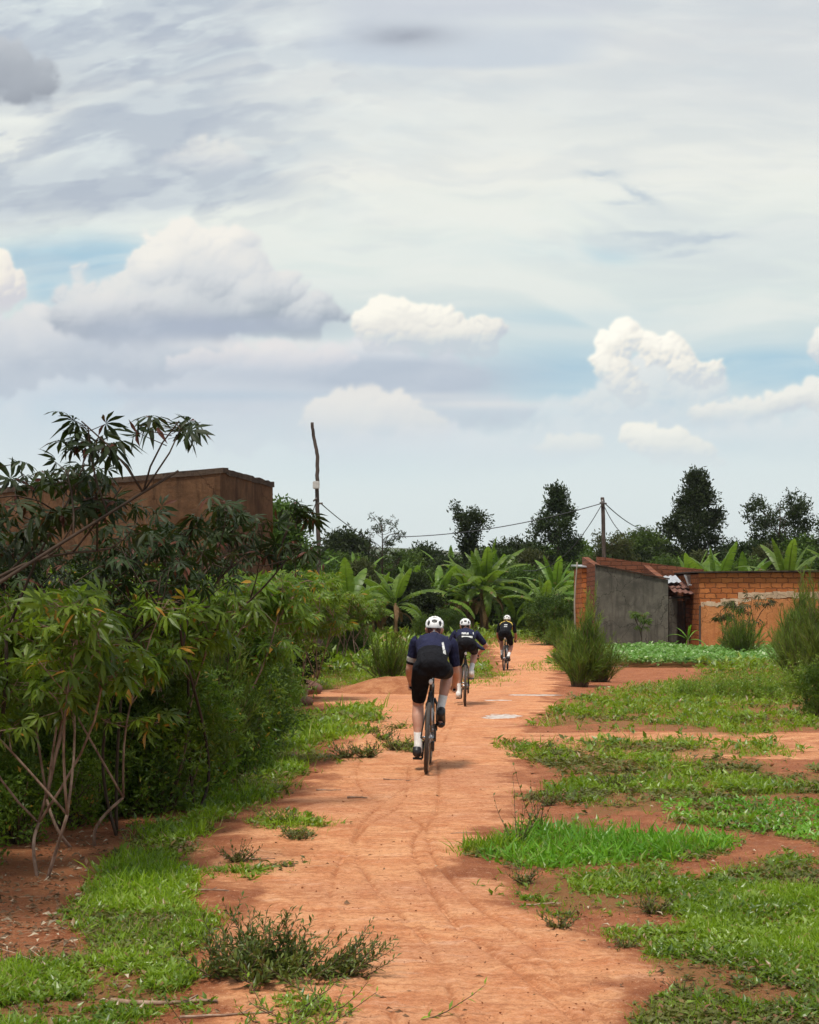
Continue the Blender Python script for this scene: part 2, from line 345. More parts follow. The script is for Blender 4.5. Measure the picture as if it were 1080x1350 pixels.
    cumulus([(1000, 537, 34, 12), (1040, 526, 32, 15), (1085, 522, 40, 20), (1150, 530, 60, 24), (960, 550, 60, 16)], (236, 233, 224), (216, 217, 214), (190, 198, 206), 117, .88, 8, 552, 1, fade=.45, relief=.6, baseblur=30)
    cumulus([(8, 376, 20, 30), (-18, 372, 36, 40), (-60, 390, 50, 40)], (240, 234, 222), (226, 221, 214), (200, 200, 206), 118, .97, 3, 408, .7)
    cumulus([(1082, 455, 14, 18), (1110, 455, 30, 26)], (238, 235, 226), (220, 220, 216), (196, 204, 210), 119, .9, 4, None, .7)
    cumulus([(262, 208, 56, 15), (295, 214, 36, 14), (240, 216, 40, 12)], (230, 226, 218), (214, 215, 216), (186, 193, 205), 120, .5, 16, None, 1.5, contrast=.5, fade=.7, relief=.4)
    cumulus([(0, 92, 50, 38), (30, 105, 36, 32), (-50, 95, 70, 50), (48, 122, 22, 18)], (200, 204, 208), (164, 170, 178), (138, 144, 154), 121, .95, 20, 150, 1.3, contrast=.35, relief=.3, baseblur=34)
    over(np.clip(gauss(-20, 118, 130, 34), 0, 1)*.45, (160, 167, 177)); over(gauss(20, 160, 70, 9)*.85*sst(90, 40, X), (226, 229, 223))
    r = np.random.default_rng(5)
    for i in range(9):      # more heaps beyond both sides of the frame
        cx = [1250, 1400, 1560, 1680, -180, -330, -480, -600, 1320][i]; cy = 420+140*r.uniform(); w = r.uniform(50, 110)
        cumulus([(cx+w*r.uniform(-.8, .8), cy+r.uniform(-10, 10), w*r.uniform(.4, .8), r.uniform(20, 44)) for _ in range(4)], L_, M_, H_s, 140+i, .93, 5, cy+40, .9, fade=.2)
    over(sst(500, 680, Y)*.85, (213, 223, 223)); over(gauss(300, 590, 400, 30)*.3, (205, 213, 220))
    c = C/255.0; c = np.where(c <= .04045, c/12.92, ((c+.055)/1.055)**2.4)
    return c.astype(np.float32), (x0, x1, y0, y1)
# ------------------------------------------------------------------ camera, render settings, sun, sky
cam = bpy.data.cameras.new('camera'); co = bpy.data.objects.new('camera', cam); COL.objects.link(co)
co.location = (0, 0, EYE); co.rotation_euler = (R(90), 0, 0)
cam.sensor_fit = 'VERTICAL'; cam.sensor_height = 36; cam.lens = 36*F/1350; cam.shift_y = 0.1
cam.clip_start = .1; cam.clip_end = 6000
SC.camera = co
SC.view_settings.view_transform = 'Standard'; SC.view_settings.look = 'None'; SC.view_settings.exposure = 0.16; SC.view_settings.gamma = 1
SC.render.engine = 'CYCLES'
SC.cycles.use_denoising = True; SC.cycles.max_bounces = 6; SC.cycles.diffuse_bounces = 3; SC.cycles.glossy_bounces = 2
SC.cycles.transmission_bounces = 4; SC.cycles.transparent_max_bounces = 6; SC.cycles.volume_bounces = 0
SC.cycles.use_adaptive_sampling = True; SC.cycles.adaptive_threshold = .02

SUN_EL, SUN_AZ = 68, -155        # azimuth clockwise from +Y: behind the camera to the left
sd = bpy.data.lights.new('sun', 'SUN'); so = bpy.data.objects.new('sun', sd); COL.objects.link(so)
sd.energy = 3.5; sd.angle = R(10); sd.color = (1, .94, .84)
so.rotation_euler = (R(90-SUN_EL), 0, R(-SUN_AZ+180)); so.location = (0, 0, 30)

W = bpy.data.worlds.new('World'); SC.world = W; W.use_nodes = True
W.cycles.sampling_method = 'MANUAL'; W.cycles.sample_map_resolution = 512
wt = NT(W.node_tree); bg = W.node_tree.nodes['Background']
sky = wt.new('ShaderNodeTexSky', sky_type='NISHITA', sun_disc=False, sun_elevation=R(SUN_EL), sun_rotation=R(SUN_AZ))
sky.air_density = 1.0; sky.dust_density = 1.6; sky.ozone_density = 1.2
STR = .12

buf, (bx0, bx1, by0, by1) = clouds_buffer()
img = bpy.data.images.new('sky_clouds', buf.shape[1], buf.shape[0], float_buffer=True, is_data=True)
pxl = np.ones(buf.shape[:2]+(4,), np.float32); pxl[..., :3] = buf; img.pixels.foreach_set(pxl.ravel()); img.update(); img.pack()
D0 = wt.vmath('NORMALIZE', wt.new('ShaderNodeTexCoord').outputs['Generated'])
sp = wt.new('ShaderNodeSeparateXYZ'); wt.put(sp.inputs[0], D0); dx_, dy_, dz_ = sp.outputs
yy_ = wt.math('MAXIMUM', dy_, .05)
cu = wt.math('MULTIPLY_ADD', wt.math('DIVIDE', dx_, yy_), F/(bx1-bx0), (CX-bx0)/(bx1-bx0))
cv = wt.math('MULTIPLY_ADD', wt.math('DIVIDE', dz_, yy_), F/(by1-by0), (by1-HY)/(by1-by0))
cb = wt.new('ShaderNodeCombineXYZ'); wt.put(cb.inputs[0], cu); wt.put(cb.inputs[1], cv)
it = wt.new('ShaderNodeTexImage', image=img, interpolation='Linear', extension='EXTEND'); wt.put(it.inputs[0], cb.outputs[0])
mk = wt.math('MULTIPLY', wt.ramp(cu, 0, .06), wt.ramp(cu, 1, .94)); mk = wt.math('MULTIPLY', mk, wt.ramp(cv, 1, .92)); mk = wt.math('MULTIPLY', mk, wt.ramp(dy_, .06, .12))
def cl(c, k=1.0): return tuple(x*k/STR for x in s2l(c))
vn = wt.noise(wt.vmath('MULTIPLY', D0, (1, 1, 2.6)), 2.2, 4, .6, .5)
veil = wt.mix(wt.ramp(vn, .38, .62), cl((186, 194, 205)), cl((225, 226, 222)))
veil = wt.mix(wt.ramp(dz_, .0, .25), cl((206, 219, 222)), veil)
out_c = wt.mix(.2, veil, sky.outputs[0])
fr = wt.vmath('MULTIPLY', it.outputs[0], (1.02/STR,)*3)
wt.put(bg.inputs[0], wt.mix(mk, out_c, fr)); bg.inputs[1].default_value = STR

# ------------------------------------------------------------------ ground layout
def pip(x, y, poly):
    c = np.zeros(np.shape(x), bool); n = len(poly); j = n-1
    for i in range(n):
        xi, yi = poly[i]; xj, yj = poly[j]
        if yi != yj:
            k = ((yi > y) != (yj > y)) & (x < (xj-xi)*(y-yi)/(yj-yi)+xi); c ^= k
        j = i
    return c
LV = [(-700, 1500), (-700, 1290), (0, 1295), (100, 1265), (90, 1215), (135, 1165), (175, 1112), (228, 1068), (250, 1032), (300, 985), (345, 958), (400, 945), (480, 936), (502, 945), (470, 958), (440, 975), (408, 985), (400, 1010), (375, 1040), (330, 1058), (275, 1085), (250, 1120), (243, 1160), (250, 1200), (265, 1240), (240, 1265), (205, 1290), (190, 1320), (170, 1350), (150, 1500)]
R1 = [(885, 1500), (885, 1350), (900, 1290), (872, 1262), (890, 1215), (850, 1185), (900, 1158), (1000, 1150), (1080, 1147), (1700, 1140), (1900, 1500)]
R2 = [(652, 1168), (700, 1155), (760, 1148), (850, 1138), (905, 1160), (930, 1190), (870, 1212), (800, 1203), (725, 1224), (690, 1200)]
R3 = [(640, 1130), (680, 1102), (740, 1097), (820, 1100), (900, 1106), (975, 1110), (960, 1122), (900, 1130), (850, 1137), (700, 1145)]
R4 = [(715, 1092), (760, 1077), (815, 1075), (828, 1088), (780, 1094)]
R5 = [(880, 1067), (960, 1062), (1080, 1060), (1600, 1060), (1600, 1115), (1080, 1108), (1000, 1092), (890, 1082)]
R6 = [(700, 1052), (725, 1035), (765, 1020), (700, 1008), (680, 996), (740, 990), (860, 1000), (960, 1000), (1080, 1018), (1600, 1020), (1600, 1060), (960, 1062), (800, 1066)]
R7 = [(700, 958), (745, 932), (780, 915), (850, 905), (900, 900), (1080, 890), (1600, 888), (1600, 962), (1080, 962), (960, 968), (850, 962)]
R8 = [(780, 985), (850, 978), (1000, 985), (1060, 992), (900, 996), (780, 996)]
R9 = [(905, 898), (930, 886), (980, 884), (1080, 880), (1600, 880), (1600, 890), (1080, 894), (960, 898)]
R10 = [(600, 905), (600, 892), (640, 884), (668, 890), (675, 898), (640, 903)]
R11 = [(690, 881), (720, 872), (760, 864), (770, 880), (740, 884), (700, 885)]
FL = [(-600, 906), (-600, 838), (640, 838), (640, 868), (600, 876), (560, 884), (545, 904), (440, 908)]
FR = [(640, 855), (640, 836), (760, 836), (735, 850), (690, 849)]
GPOLY = [LV, R1, R2, R3, R4, R5, R6, R7, R8, R9, R10, R11, FL, FR]
MULTI = [(300, 1140, 40, 6), (395, 1108, 30, 4), (340, 1135, 30, 5), (450, 998, 45, 6), (380, 1085, 50, 7), (470, 965, 60, 6), (520, 985, 30, 4), (400, 1340, 60, 14), (860, 1235, 40, 8), (250, 1305, 40, 8), (720, 985, 60, 6)]
def inpoly(px, py, jit=1.0, seed=3):
    """which patch (1..) a point of the ground lies in, with ragged edges"""
    X, Y = gp(px, py)
    n1 = fbm(X*2.2, Y*2.2, seed, 5)-.5; n2 = fbm(X*2.2+50, Y*2.2, seed+9, 5)-.5
    qx = px+n1*110*jit*np.clip(12/Y, .25, 1.2); qy = py+n2*(py-HY)*.15*jit
    out = np.zeros(np.shape(px), int)
    for i, p in enumerate(GPOLY):
        m = pip(qx, qy, p); out[m & (out == 0)] = i+1
    for (a, b, ra, rb) in MULTI:
        m = ((qx-a)/ra)**2+((qy-b)/rb)**2 < 1; out[m & (out == 0)] = 20
    return out
# path outline in plan (left, right) by distance
PATH = [(1500, 120, 960), (1350, 190, 905), (1300, 225, 885), (1250, 250, 870), (1210, 250, 760), (1170, 250, 690), (1130, 258, 655), (1100, 285, 690), (1060, 360, 705), (1020, 400, 712), (990, 415, 690), (960, 440, 705), (940, 480, 735), (925, 400, 742), (912, 400, 740), (905, 470, 742), (895, 640, 742), (880, 662, 742), (868, 650, 735), (855, 640, 735), (846, 640, 738), (840, 690, 760)]
TRACKS = [[(700, 1500), (610, 1350), (585, 1290), (560, 1240), (500, 1180), (470, 1130), (475, 1090), (520, 1050), (560, 1020), (590, 970), (605, 930)],
          [(900, 1500), (760, 1350), (690, 1290), (600, 1220), (560, 1160), (545, 1110), (575, 1075), (578, 1020), (572, 980), (600, 945)],
          [(860, 1500), (800, 1350), (740, 1290), (690, 1240), (620, 1190), (570, 1130), (556, 1090), (500, 1060), (470, 1020), (500, 960)],
          [(560, 1500), (520, 1350), (480, 1290), (440, 1230), (440, 1160), (480, 1095), (530, 1060), (540, 1010)],
          [(790, 1380), (770, 1330), (730, 1290), (680, 1262), (640, 1250), (600, 1225)], [(700, 1290), (800, 1330), (870, 1318)]]
def dist_tracks(X, Y):
    out = np.full(X.shape, 9.); side = np.zeros(X.shape)
    for tr in TRACKS:
        P = np.array([gp(a, b) for a, b in tr]); P = curve(np.c_[P, np.zeros(len(P))], 6)[:, :2]
        for a, b in zip(P[:-1], P[1:]):
            y0, y1 = min(a[1], b[1])-.25, max(a[1], b[1])+.25
            m = (Y > y0) & (Y < y1)
            if not m.any(): continue
            d = b-a; L = max((d**2).sum(), 1e-6)
            t = np.clip(((X[m]-a[0])*d[0]+(Y[m]-a[1])*d[1])/L, 0, 1)
            q = np.hypot(X[m]-a[0]-t*d[0], Y[m]-a[1]-t*d[1]); out[m] = np.minimum(out[m], q)
    return out
def soil_mat(name):
    m, t, b = newmat(name); P = pos(t)
    w = t.attr('worn'); g_ = t.attr('green'); tr = t.attr('track')
    big = t.noise(P, .55, 4, .6, .3); mid = t.noise(P, 3.2, 5, .65, .4); fine = t.noise(P, 30, 6, .78); grit = t.noise(P, 160, 3, .7)
    red = t.mix(t.ramp(mid, .35, .65), (.235, .066, .024), (.36, .125, .05))
    pale = t.mix(t.ramp(mid, .3, .7), (.54, .198, .078), (.70, .345, .165))
    stv = t.noise(t.vmath('MULTIPLY', P, (1.1, 4.2, 1)), 2.4, 6, .7, .8)
    pale = t.mix(t.ramp(big, .42, .68, 0, .6), pale, (.44, .185, .10)); pale = t.mix(t.ramp(stv, .50, .64, 0, .7), pale, (.40, .145, .06)); pale = t.mix(t.ramp(stv, .46, .32, 0, .6), pale, (.68, .39, .25))
    col = t.mix(t.ramp(t.math('ADD', w, t.math('MULTIPLY', t.math('SUBTRACT', mid, .5), .7)), .25, .75), red, pale)
    col = t.mix(t.ramp(fine, .48, .62, 0, .55), col, (.31, .115, .048)); col = t.mix(t.ramp(fine, .46, .36, 0, .45), col, (.74, .42, .25)); col = t.mix(t.ramp(grit, .55, .7, 0, .5), col, (.74, .46, .31))
    col = t.mix(t.ramp(grit, .44, .3, 0, .6), col, (.20, .075, .035))
    col = t.mix(t.math('MULTIPLY', tr, t.ramp(fine, .3, .6, .25, .8)), col, (.33, .115, .045))
    grn = t.mix(t.ramp(fine, .4, .6), (.10, .095, .025), (.25, .12, .045))
    col = t.mix(t.math('MULTIPLY', g_, t.ramp(mid, .3, .6, .2, .7)), col, grn)
    t.put(b.inputs['Base Color'], col); b.inputs['Roughness'].default_value = .93; b.inputs['Specular IOR Level'].default_value = .2
    h = t.math('ADD', t.math('MULTIPLY', fine, .6), t.math('MULTIPLY', grit, .22)); h = t.math('ADD', h, t.math('MULTIPLY', mid, 1.4))
    sm = t.math('MULTIPLY_ADD', w, -.35, 1.0)
    t.put(b.inputs['Normal'], t.bump(t.math('MULTIPLY', h, sm), 1.0, .034)); return m
PUD = [(665, 946, .30, .50), (700, 917, .50, .30), (655, 924, .28, .2)]
M_SOIL = soil_mat('red_soil')
def grid_sheet(name, Xf, Ys, cols, zoff=0, attrf=None):
    U = np.linspace(0, 1, cols); Yg = np.repeat(Ys[:, None], cols, 1); Xg = Xf(U, Ys)
    x, y = Xg.ravel(), Yg.ravel(); z, at = attrf(x, y)
    n = len(Ys); i = np.arange(n-1)[:, None]*cols; j = np.arange(cols-1)[None]
    Fq = np.stack([i+j, i+j+1, i+cols+j+1, i+cols+j], -1).reshape(-1, 4)
    g = G(); g.add(np.c_[x, y, z+zoff], Fq); return g.build(name, M_SOIL, attrs=at)
def path_x(y):
    P = np.array([(gY(a), b, c) for a, b, c in PATH]); o = np.argsort(P[:, 0]); P = P[o]
    l = np.interp(y, P[:, 0], (P[:, 1]-CX)*P[:, 0]/F); r = np.interp(y, P[:, 0], (P[:, 2]-CX)*P[:, 0]/F)
    return l, r
def worn_at(x, y):
    l, r = path_x(y); m = np.minimum(x-l, r-x)
    return np.clip(m/.52+.14+(fbm(x*2.2, y*2.2, 40, 5)-.5)*2.0, 0, 1)
def attr_ground(x, y):
    px = CX+x*F/y; py = HY+(EYE-ramp(y))*F/y
    near = y < 70
    ip = inpoly(px, py, 1.0) > 0
    far = np.clip((y-44)/8, 0, 1)*(~((y < 66) & (worn_at(x, y) > .3)))
    tr = fbm(x*.8+3, y*.8, 77, 3)
    worn = np.where(near, worn_at(x, y), 0)
    # soft pale crossing tracks right of the path
    worn = np.maximum(worn, np.where((py > 966) & (py < 1000), .6, 0)*(x > 0))
    g_ = np.maximum(ip*.9, far*.9)
    g_ = np.where((x < -1) & ~ip & (y < 40), .25*tr*2, g_)
    z = terr(x, y)+.018*(fbm(x*4, y*4, 9, 3)-.5)*(1-worn)+.010*(fbm(x*14, y*14, 21, 2)-.5)
    return z, dict(worn=worn, green=np.clip(g_, 0, 1), track=np.zeros(len(x)))
def attr_path(x, y):
    l, r = path_x(y); m = np.minimum(x-l, r-x)
    d = dist_tracks(x, y)
    wob = fbm(x*9, y*5, 60, 3)
    rut = np.clip(1.3-d/.014, 0, 1)*np.clip((wob-.3)*4, 0, 1); broad = np.exp(-(d/.07)**2)*.35*np.clip((fbm(x*1.5, y*1.1, 61, 2)-.35)*4, 0, 1)
    damp = np.clip((fbm(x*1.1+7, y*.8, 33, 4)-.55)*5, 0, 1)*.4
    z = terr(x, y)+.010*(fbm(x*14, y*14, 21, 3)-.5)+.020*(fbm(x*3.5, y*2.2, 90, 4)-.5)
    z = z+.007*(fbm(x*34, y*30, 121, 3)-.5)-.012*rut+.004*np.clip(1-abs(d-.04)/.02, 0, 1)-np.where(m < .16, (.16-m)*.09, 0)
    worn = np.clip(worn_at(x, y)+.1*(m > .4), 0, 1); wet = np.zeros(len(x))
    for a, b_, rx, ry in PUD:
        X0, Y0 = gp(a, b_); q = np.hypot((x-X0)/rx, (y-Y0)/ry)+(fbm(x*4, y*4, 130, 3)-.5)*.6; wet = np.maximum(wet, np.clip((1.35-q)*2.5, 0, 1)); z = z-np.clip(1-q, 0, 1)*.02
    worn = np.clip(worn-.0*wet, 0, 1); damp = damp+wet*1.6
    return z, dict(worn=worn, green=np.zeros(len(x)), track=np.clip(rut*.85+broad*.55+damp*.6, 0, 1))
ys = np.concatenate([np.linspace(-12, 3.0, 12, endpoint=False), 3.0*np.exp(np.arange(0, 1, 1/520)*math.log(150/3.0)), np.geomspace(150, 2600, 30)])
gnd = grid_sheet('ground', lambda U, Y: np.where(Y[:, None] > 0, 1, 1)*np.sign(U*2-1)[None]*(np.abs(U*2-1)[None]**1.5)*(np.maximum(np.abs(Y), 6)[:, None]*.55+4+np.clip(Y[:, None]-100, 0, 1000)*1.2), ys, 420, 0, attr_ground)
tag(gnd, kind='structure')
ysp = 4.2*np.exp(np.arange(0, 1.0001, 1/950)*math.log(66/4.2))
def pxf(U, Y):
    l, r = path_x(Y); wl = (fbm(Y*2.3, Y*0, 50, 3)-.5)*.22*np.clip(Y/8, .5, 2); wr = (fbm(Y*2.3+90, Y*0, 51, 3)-.5)*.22*np.clip(Y/8, .5, 2)
    return (l+wl)[:, None]+(r+wr-l-wl)[:, None]*U[None]
pth = grid_sheet('path', pxf, ysp, 190, .012, attr_path); tag(pth, kind='structure')

# far hills
hill_m = M_plain('hill_scrub', (.045, .07, .03), .95, c2=(.08, .085, .04), scale=.02)
g = G(); nx, ny = 160, 24; xs = np.linspace(-1700, 1700, nx); yy = np.linspace(0, 1, ny)
Xg, Tg = np.meshgrid(xs, yy)
hgt = 16+44*fbm(Xg*.0022+4.3, Xg*0+1, 3, 3)+22*np.exp(-((Xg+60)/330)**2)
Zg = hgt*np.sin(Tg*np.pi/2)**1.2+(fbm(Xg*.03, Tg*9, 5, 3)-.5)*7*Tg-2
i = np.arange(ny-1)[:, None]*nx; j = np.arange(nx-1)[None]
g.add(np.c_[Xg.ravel(), (1050+Tg*650).ravel(), Zg.ravel()], np.stack([i+j, i+j+1, i+nx+j+1, i+nx+j], -1).reshape(-1, 4))
tag(g.build('hills', hill_m), kind='structure')
# air
HAZE = .00012
if HAZE:
    m, t, b = newmat('haze_air'); t.n.remove(b); v = t.new('ShaderNodeVolumePrincipled'); v.inputs['Color'].default_value = (.93, .97, 1, 1)
    v.inputs['Density'].default_value = HAZE; v.inputs['Anisotropy'].default_value = .2
    t.l.new(v.outputs[0], t.n['Material Output'].inputs['Volume'])
    g = G(); box(g, (-2800, -40, -8), (2800, 2700, 140)); tag(g.build('haze', m, smooth=False), kind='stuff')
    tag(bpy.data.objects['haze'], 'thin pale blue haze that fades the far hills', 'haze')
# ------------------------------------------------------------------ leaf templates (x side, y along, z normal)
def T_leaf(w=.35, fold=.12, droop=.12):
    V = np.array([(0, 0, 0), (-w*.5, .45, fold*w-.0), (0, .45, 0), (w*.5, .45, fold*w), (0, 1, -droop)], float)
    V[1, 2] += .02; V[3, 2] += .02
    return V, np.array([(0, 2, 1), (0, 3, 2), (1, 2, 4), (2, 3, 4)])
def T_palm(k=7, w=.24, droop=.35, spread=250):
    Vs = []; Fs = []; n = 0
    for i, a in enumerate(np.linspace(-spread/2, spread/2, k)):
        L = 1-.25*abs(a)/(spread/2); a = R(a); d = np.array([math.sin(a), math.cos(a), 0]); s = np.array([math.cos(a), -math.sin(a), 0])
        ww = w*L*.5
        c = [np.zeros(3), d*L*.30+[0, 0, .03], d*L*.62+[0, 0, -.10*droop*3], d*L+[0, 0, -droop]]
        V = [c[0], c[1]-s*ww*.62+[0, 0, .015], c[1], c[1]+s*ww*.62+[0, 0, .015], c[2]-s*ww+[0, 0, .02], c[2], c[2]+s*ww+[0, 0, .02], c[3]]
        Vs += V; Fs += [(n, n+2, n+1), (n, n+3, n+2), (n+1, n+2, n+5), (n+1, n+5, n+4), (n+2, n+3, n+6), (n+2, n+6, n+5), (n+4, n+5, n+7), (n+5, n+6, n+7)]
        n += 8
    return np.array(Vs), np.array(Fs)
def T_blade(w=.06, bend=.35):
    V = np.array([(-w/2, 0, 0), (w/2, 0, 0), (-w*.42, .5, -.02-bend*.12), (w*.42, .5, -.02-bend*.12), (0, 1, -bend)], float)
    return V, [np.array([(0, 1, 3, 2)]), np.array([(2, 3, 4)])]
def T_strip(w=.03):
    V = np.array([(-w/2, 0, 0), (w/2, 0, 0), (0, 1, 0)], float); return V, np.array([(0, 1, 2)])
def T_cluster(k=9, w=.34, r=None, spread=.55):
    r = r or np.random.default_rng(5); V0, F0 = T_leaf(w); Vs = []; Fs = []
    d = nrm(rdir(k, r, -.35, 1)+[0, .35, 0]); M = frames(d, r.uniform(-.7, .7, k)); T = r.normal(0, spread*.28, (k, 3)); S = r.uniform(.34, .6, k)
    for i in range(k): Vs.append((V0*S[i])@M[i].T+T[i]); Fs.append(F0+i*len(V0))
    return np.concatenate(Vs), np.concatenate(Fs)

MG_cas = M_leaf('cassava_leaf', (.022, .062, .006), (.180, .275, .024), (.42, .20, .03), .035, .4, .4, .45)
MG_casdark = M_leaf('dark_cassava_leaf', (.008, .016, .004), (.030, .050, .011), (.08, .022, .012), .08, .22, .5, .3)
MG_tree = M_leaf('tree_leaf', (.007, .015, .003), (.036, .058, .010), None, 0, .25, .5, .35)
MG_treeg = M_leaf('green_tree_leaf', (.016, .040, .006), (.095, .155, .022), None, 0, .3, .5, .35)
MG_treeo = M_leaf('olive_tree_leaf', (.035, .045, .014), (.085, .095, .03), None, 0, .3, .5, .3)
MG_ban = M_leaf('banana_leaf', (.055, .12, .012), (.17, .265, .035), (.20, .14, .05), .03, .42, .38, .5)
MG_bandry = M_leaf('dry_banana_leaf', (.11, .065, .03), (.23, .15, .08), None, 0, .2, .8, .1)
MG_broom = M_leaf('feathery_leaf', (.028, .066, .008), (.200, .275, .045), (.2, .18, .06), .05, .3, .6, .25)
MG_shrub = M_leaf('shrub_leaf', (.018, .046, .006), (.150, .235, .026), (.25, .2, .04), .02, .35, .45, .4)
MG_grass = M_leaf('grass_blade', (.055, .130, .006), (.300, .430, .020), (.42, .40, .14), .05, .45, .42, .6)
MG_grassdry = M_leaf('dull_grass_blade', (.080, .120, .016), (.270, .310, .050), (.42, .33, .16), .16, .35, .5, .4)
MG_weed = M_leaf('weed_leaf', (.035, .085, .006), (.240, .360, .026), (.28, .17, .07), .07, .35, .36, .7)
MG_purple = M_leaf('purple_weed_leaf', (.055, .075, .018), (.17, .175, .04), (.24, .11, .06), .12, .25, .45, .4)
MG_bean = M_leaf('bean_leaf', (.085, .20, .03), (.20, .36, .09), (.45, .55, .30), .16, .35, .42, .5)
MG_maize = M_leaf('lush_blade', (.050, .16, .008), (.19, .38, .03), (.30, .36, .10), .06, .42, .35, .6)
MG_litter = M_leaf('leaf_litter', (.10, .055, .03), (.30, .20, .12), (.5, .42, .3), .12, .1, .8, .1)
MB_cas = M_bark('cassava_stem', (.34, .23, .17), (.15, .09, .06), 22)
MB_dark = M_bark('dark_bark', (.075, .05, .035), (.035, .025, .018), 8)
MB_ban = M_bark('banana_stem', (.17, .10, .05), (.07, .05, .025), 5)
MB_twig = M_bark('twig', (.16, .11, .07), (.07, .045, .03), 12)

MAIN = np.random.default_rng(2024)
def wood(g, a, b, r0, r1, bow=.1, k=5, n=5, r=MAIN, up=.0):
    a = np.asarray(a, float); b = np.asarray(b, float); L = np.linalg.norm(b-a)
    t = np.linspace(0, 1, n)[:, None]; P = a+(b-a)*t+np.sin(t*np.pi)*(r.normal(0, bow*L*.5, 3)+[0, 0, up*L])
    tube(g, P, np.linspace(r0, r1, n), k); return P

# ---- broad trees: trunk, limbs to clumps, leaf clusters round each clump
PROF = {'cone': lambda t: np.clip(np.sin(np.clip(t*.98+.05, 0, 1)**.72*np.pi), .03, 1)**.6*(1-.22*t), 'round': lambda t: np.sqrt(np.clip(1-(2*t-1)**2, .05, 1)),
        'col': lambda t: .55+.45*np.sin(t*9)*np.sin(t*np.pi), 'open': lambda t: .45+.75*t*(1.25-t)}
def make_tree(name, h, rad, clear, prof, nc, nl, ls, cr, mat, r, bark=MB_dark, tr=.12, tpl=None, zig=.25, lw=.34):
    root = empty(name, (0, 0, 0)); gw = G(); gl = G()
    tt = np.linspace(0, 1, 9); ax = np.c_[np.cumsum(r.normal(0, .03*h/4, 9))*tt, np.cumsum(r.normal(0, .03*h/4, 9))*tt, tt*h*.93]
    tube(gw, ax, tr*(1-tt*.85)+.01, 8)
    tpl = tpl or T_cluster(9, lw, r)
    for i in range(nc):
        t = (i+.5)/nc; t = np.clip(t+r.normal(0, .04), 0, 1); z = clear+(h-clear)*t
        rr = rad*PROF[prof](t)*r.uniform(.25, 1.0)**.45*r.choice([1, 1, 1.12, .8]); a = i*2.399+r.normal(0, .4)
        c = np.array([math.cos(a)*rr, math.sin(a)*rr, z]); base_t = np.clip((z-rr*r.uniform(.35, .8))/h/.93, .08, .97)
        b = np.array([np.interp(base_t, tt, ax[:, q]) for q in range(3)])
        P = wood(gw, b, c, tr*.42*(1-base_t*.7), .012, zig, 5, 6, r, .05)
        k = max(6, int(nl*r.uniform(.6, 1.4))); s = cr*r.uniform(.65, 1.35)
        q = r.normal(0, 1, (k, 3)); q = q/np.linalg.norm(q, axis=1)[:, None]*(r.uniform(0, 1, k)**.45)[:, None]*s*[1, 1, .72]
        inner = P[3]+(c-P[3])*r.uniform(0, 1, (k, 1)); T = np.where((r.uniform(0, 1, k) < .8)[:, None], c+q, inner+q*.5)
        d = nrm(nrm(T-c+1e-4)+nrm(c-b)*.5+[0, 0, .25]+r.normal(0, .35, (k, 3)))
        scatter(gl, tpl, frames(d, r.uniform(-3, 3, k)), T, ls*r.uniform(.65, 1.3, k))
        for q in range(3):
            e = T[r.integers(k)]; wood(gw, P[-2], e, .014, .005, .2, 3, 3, r)
    gw.build('trunk', bark, root); gl.build('crown', mat, root, smooth=False); return root
def put(proto, state, x, y, rz, s, label, cat, group, sz=None, dz=0):
    o = proto if state.setdefault(proto.name, 0) == 0 else copy_tree(proto); state[proto.name] += 1
    o.location = (x, y, float(terr(x, y))-.03+dz); o.rotation_euler = (0, 0, rz); o.scale = (s, s, sz or s)
    tag(o, label, cat, group); return o
ST = {}
# named trees on the skyline
def tree_at(px, top, Y, name, label, prof, wpx, clearf, nc, nl, ls, cr, mat, seed, lean=0, **kw):
    r = np.random.default_rng(seed); x = PX(px, Y); z0 = float(terr(x, Y)); h = PZ(top, Y)-z0; rad = wpx/2*Y/F*1.12; ls = ls*1.2; nl = int(nl*.66); cr = cr*.9
    o = make_tree(name, h, rad, clearf*h, prof, nc, nl, ls, cr, mat, r, **kw); o.location = (x, Y, z0-.05); o.rotation_euler = (0, 0, seed)
    tag(o, label, 'tree', 'trees along the skyline'); return o
TC = T_cluster(9, .42, np.random.default_rng(8), 1.0)
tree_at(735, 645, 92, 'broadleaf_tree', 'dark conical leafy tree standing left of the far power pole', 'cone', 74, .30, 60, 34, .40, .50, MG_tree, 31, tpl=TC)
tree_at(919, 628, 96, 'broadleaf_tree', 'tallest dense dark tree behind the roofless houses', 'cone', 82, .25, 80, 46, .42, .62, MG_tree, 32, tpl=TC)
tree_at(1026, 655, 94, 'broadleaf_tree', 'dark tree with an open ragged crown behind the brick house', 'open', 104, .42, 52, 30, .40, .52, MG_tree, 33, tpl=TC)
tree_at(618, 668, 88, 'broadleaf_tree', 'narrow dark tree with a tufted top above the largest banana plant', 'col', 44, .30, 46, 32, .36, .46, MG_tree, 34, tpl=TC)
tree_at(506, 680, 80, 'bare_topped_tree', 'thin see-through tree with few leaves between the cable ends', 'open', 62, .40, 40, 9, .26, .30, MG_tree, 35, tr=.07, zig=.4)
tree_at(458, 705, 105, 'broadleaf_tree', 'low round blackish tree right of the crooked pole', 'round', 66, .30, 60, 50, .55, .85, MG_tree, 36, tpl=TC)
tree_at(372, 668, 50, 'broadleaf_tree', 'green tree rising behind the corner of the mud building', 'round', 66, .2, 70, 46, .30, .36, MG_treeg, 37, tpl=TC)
tree_at(1098, 668, 74, 'broadleaf_tree', 'dark tree cut off by the right edge of the photo', 'cone', 44, .3, 44, 30, .34, .42, MG_tree, 38, tpl=TC)
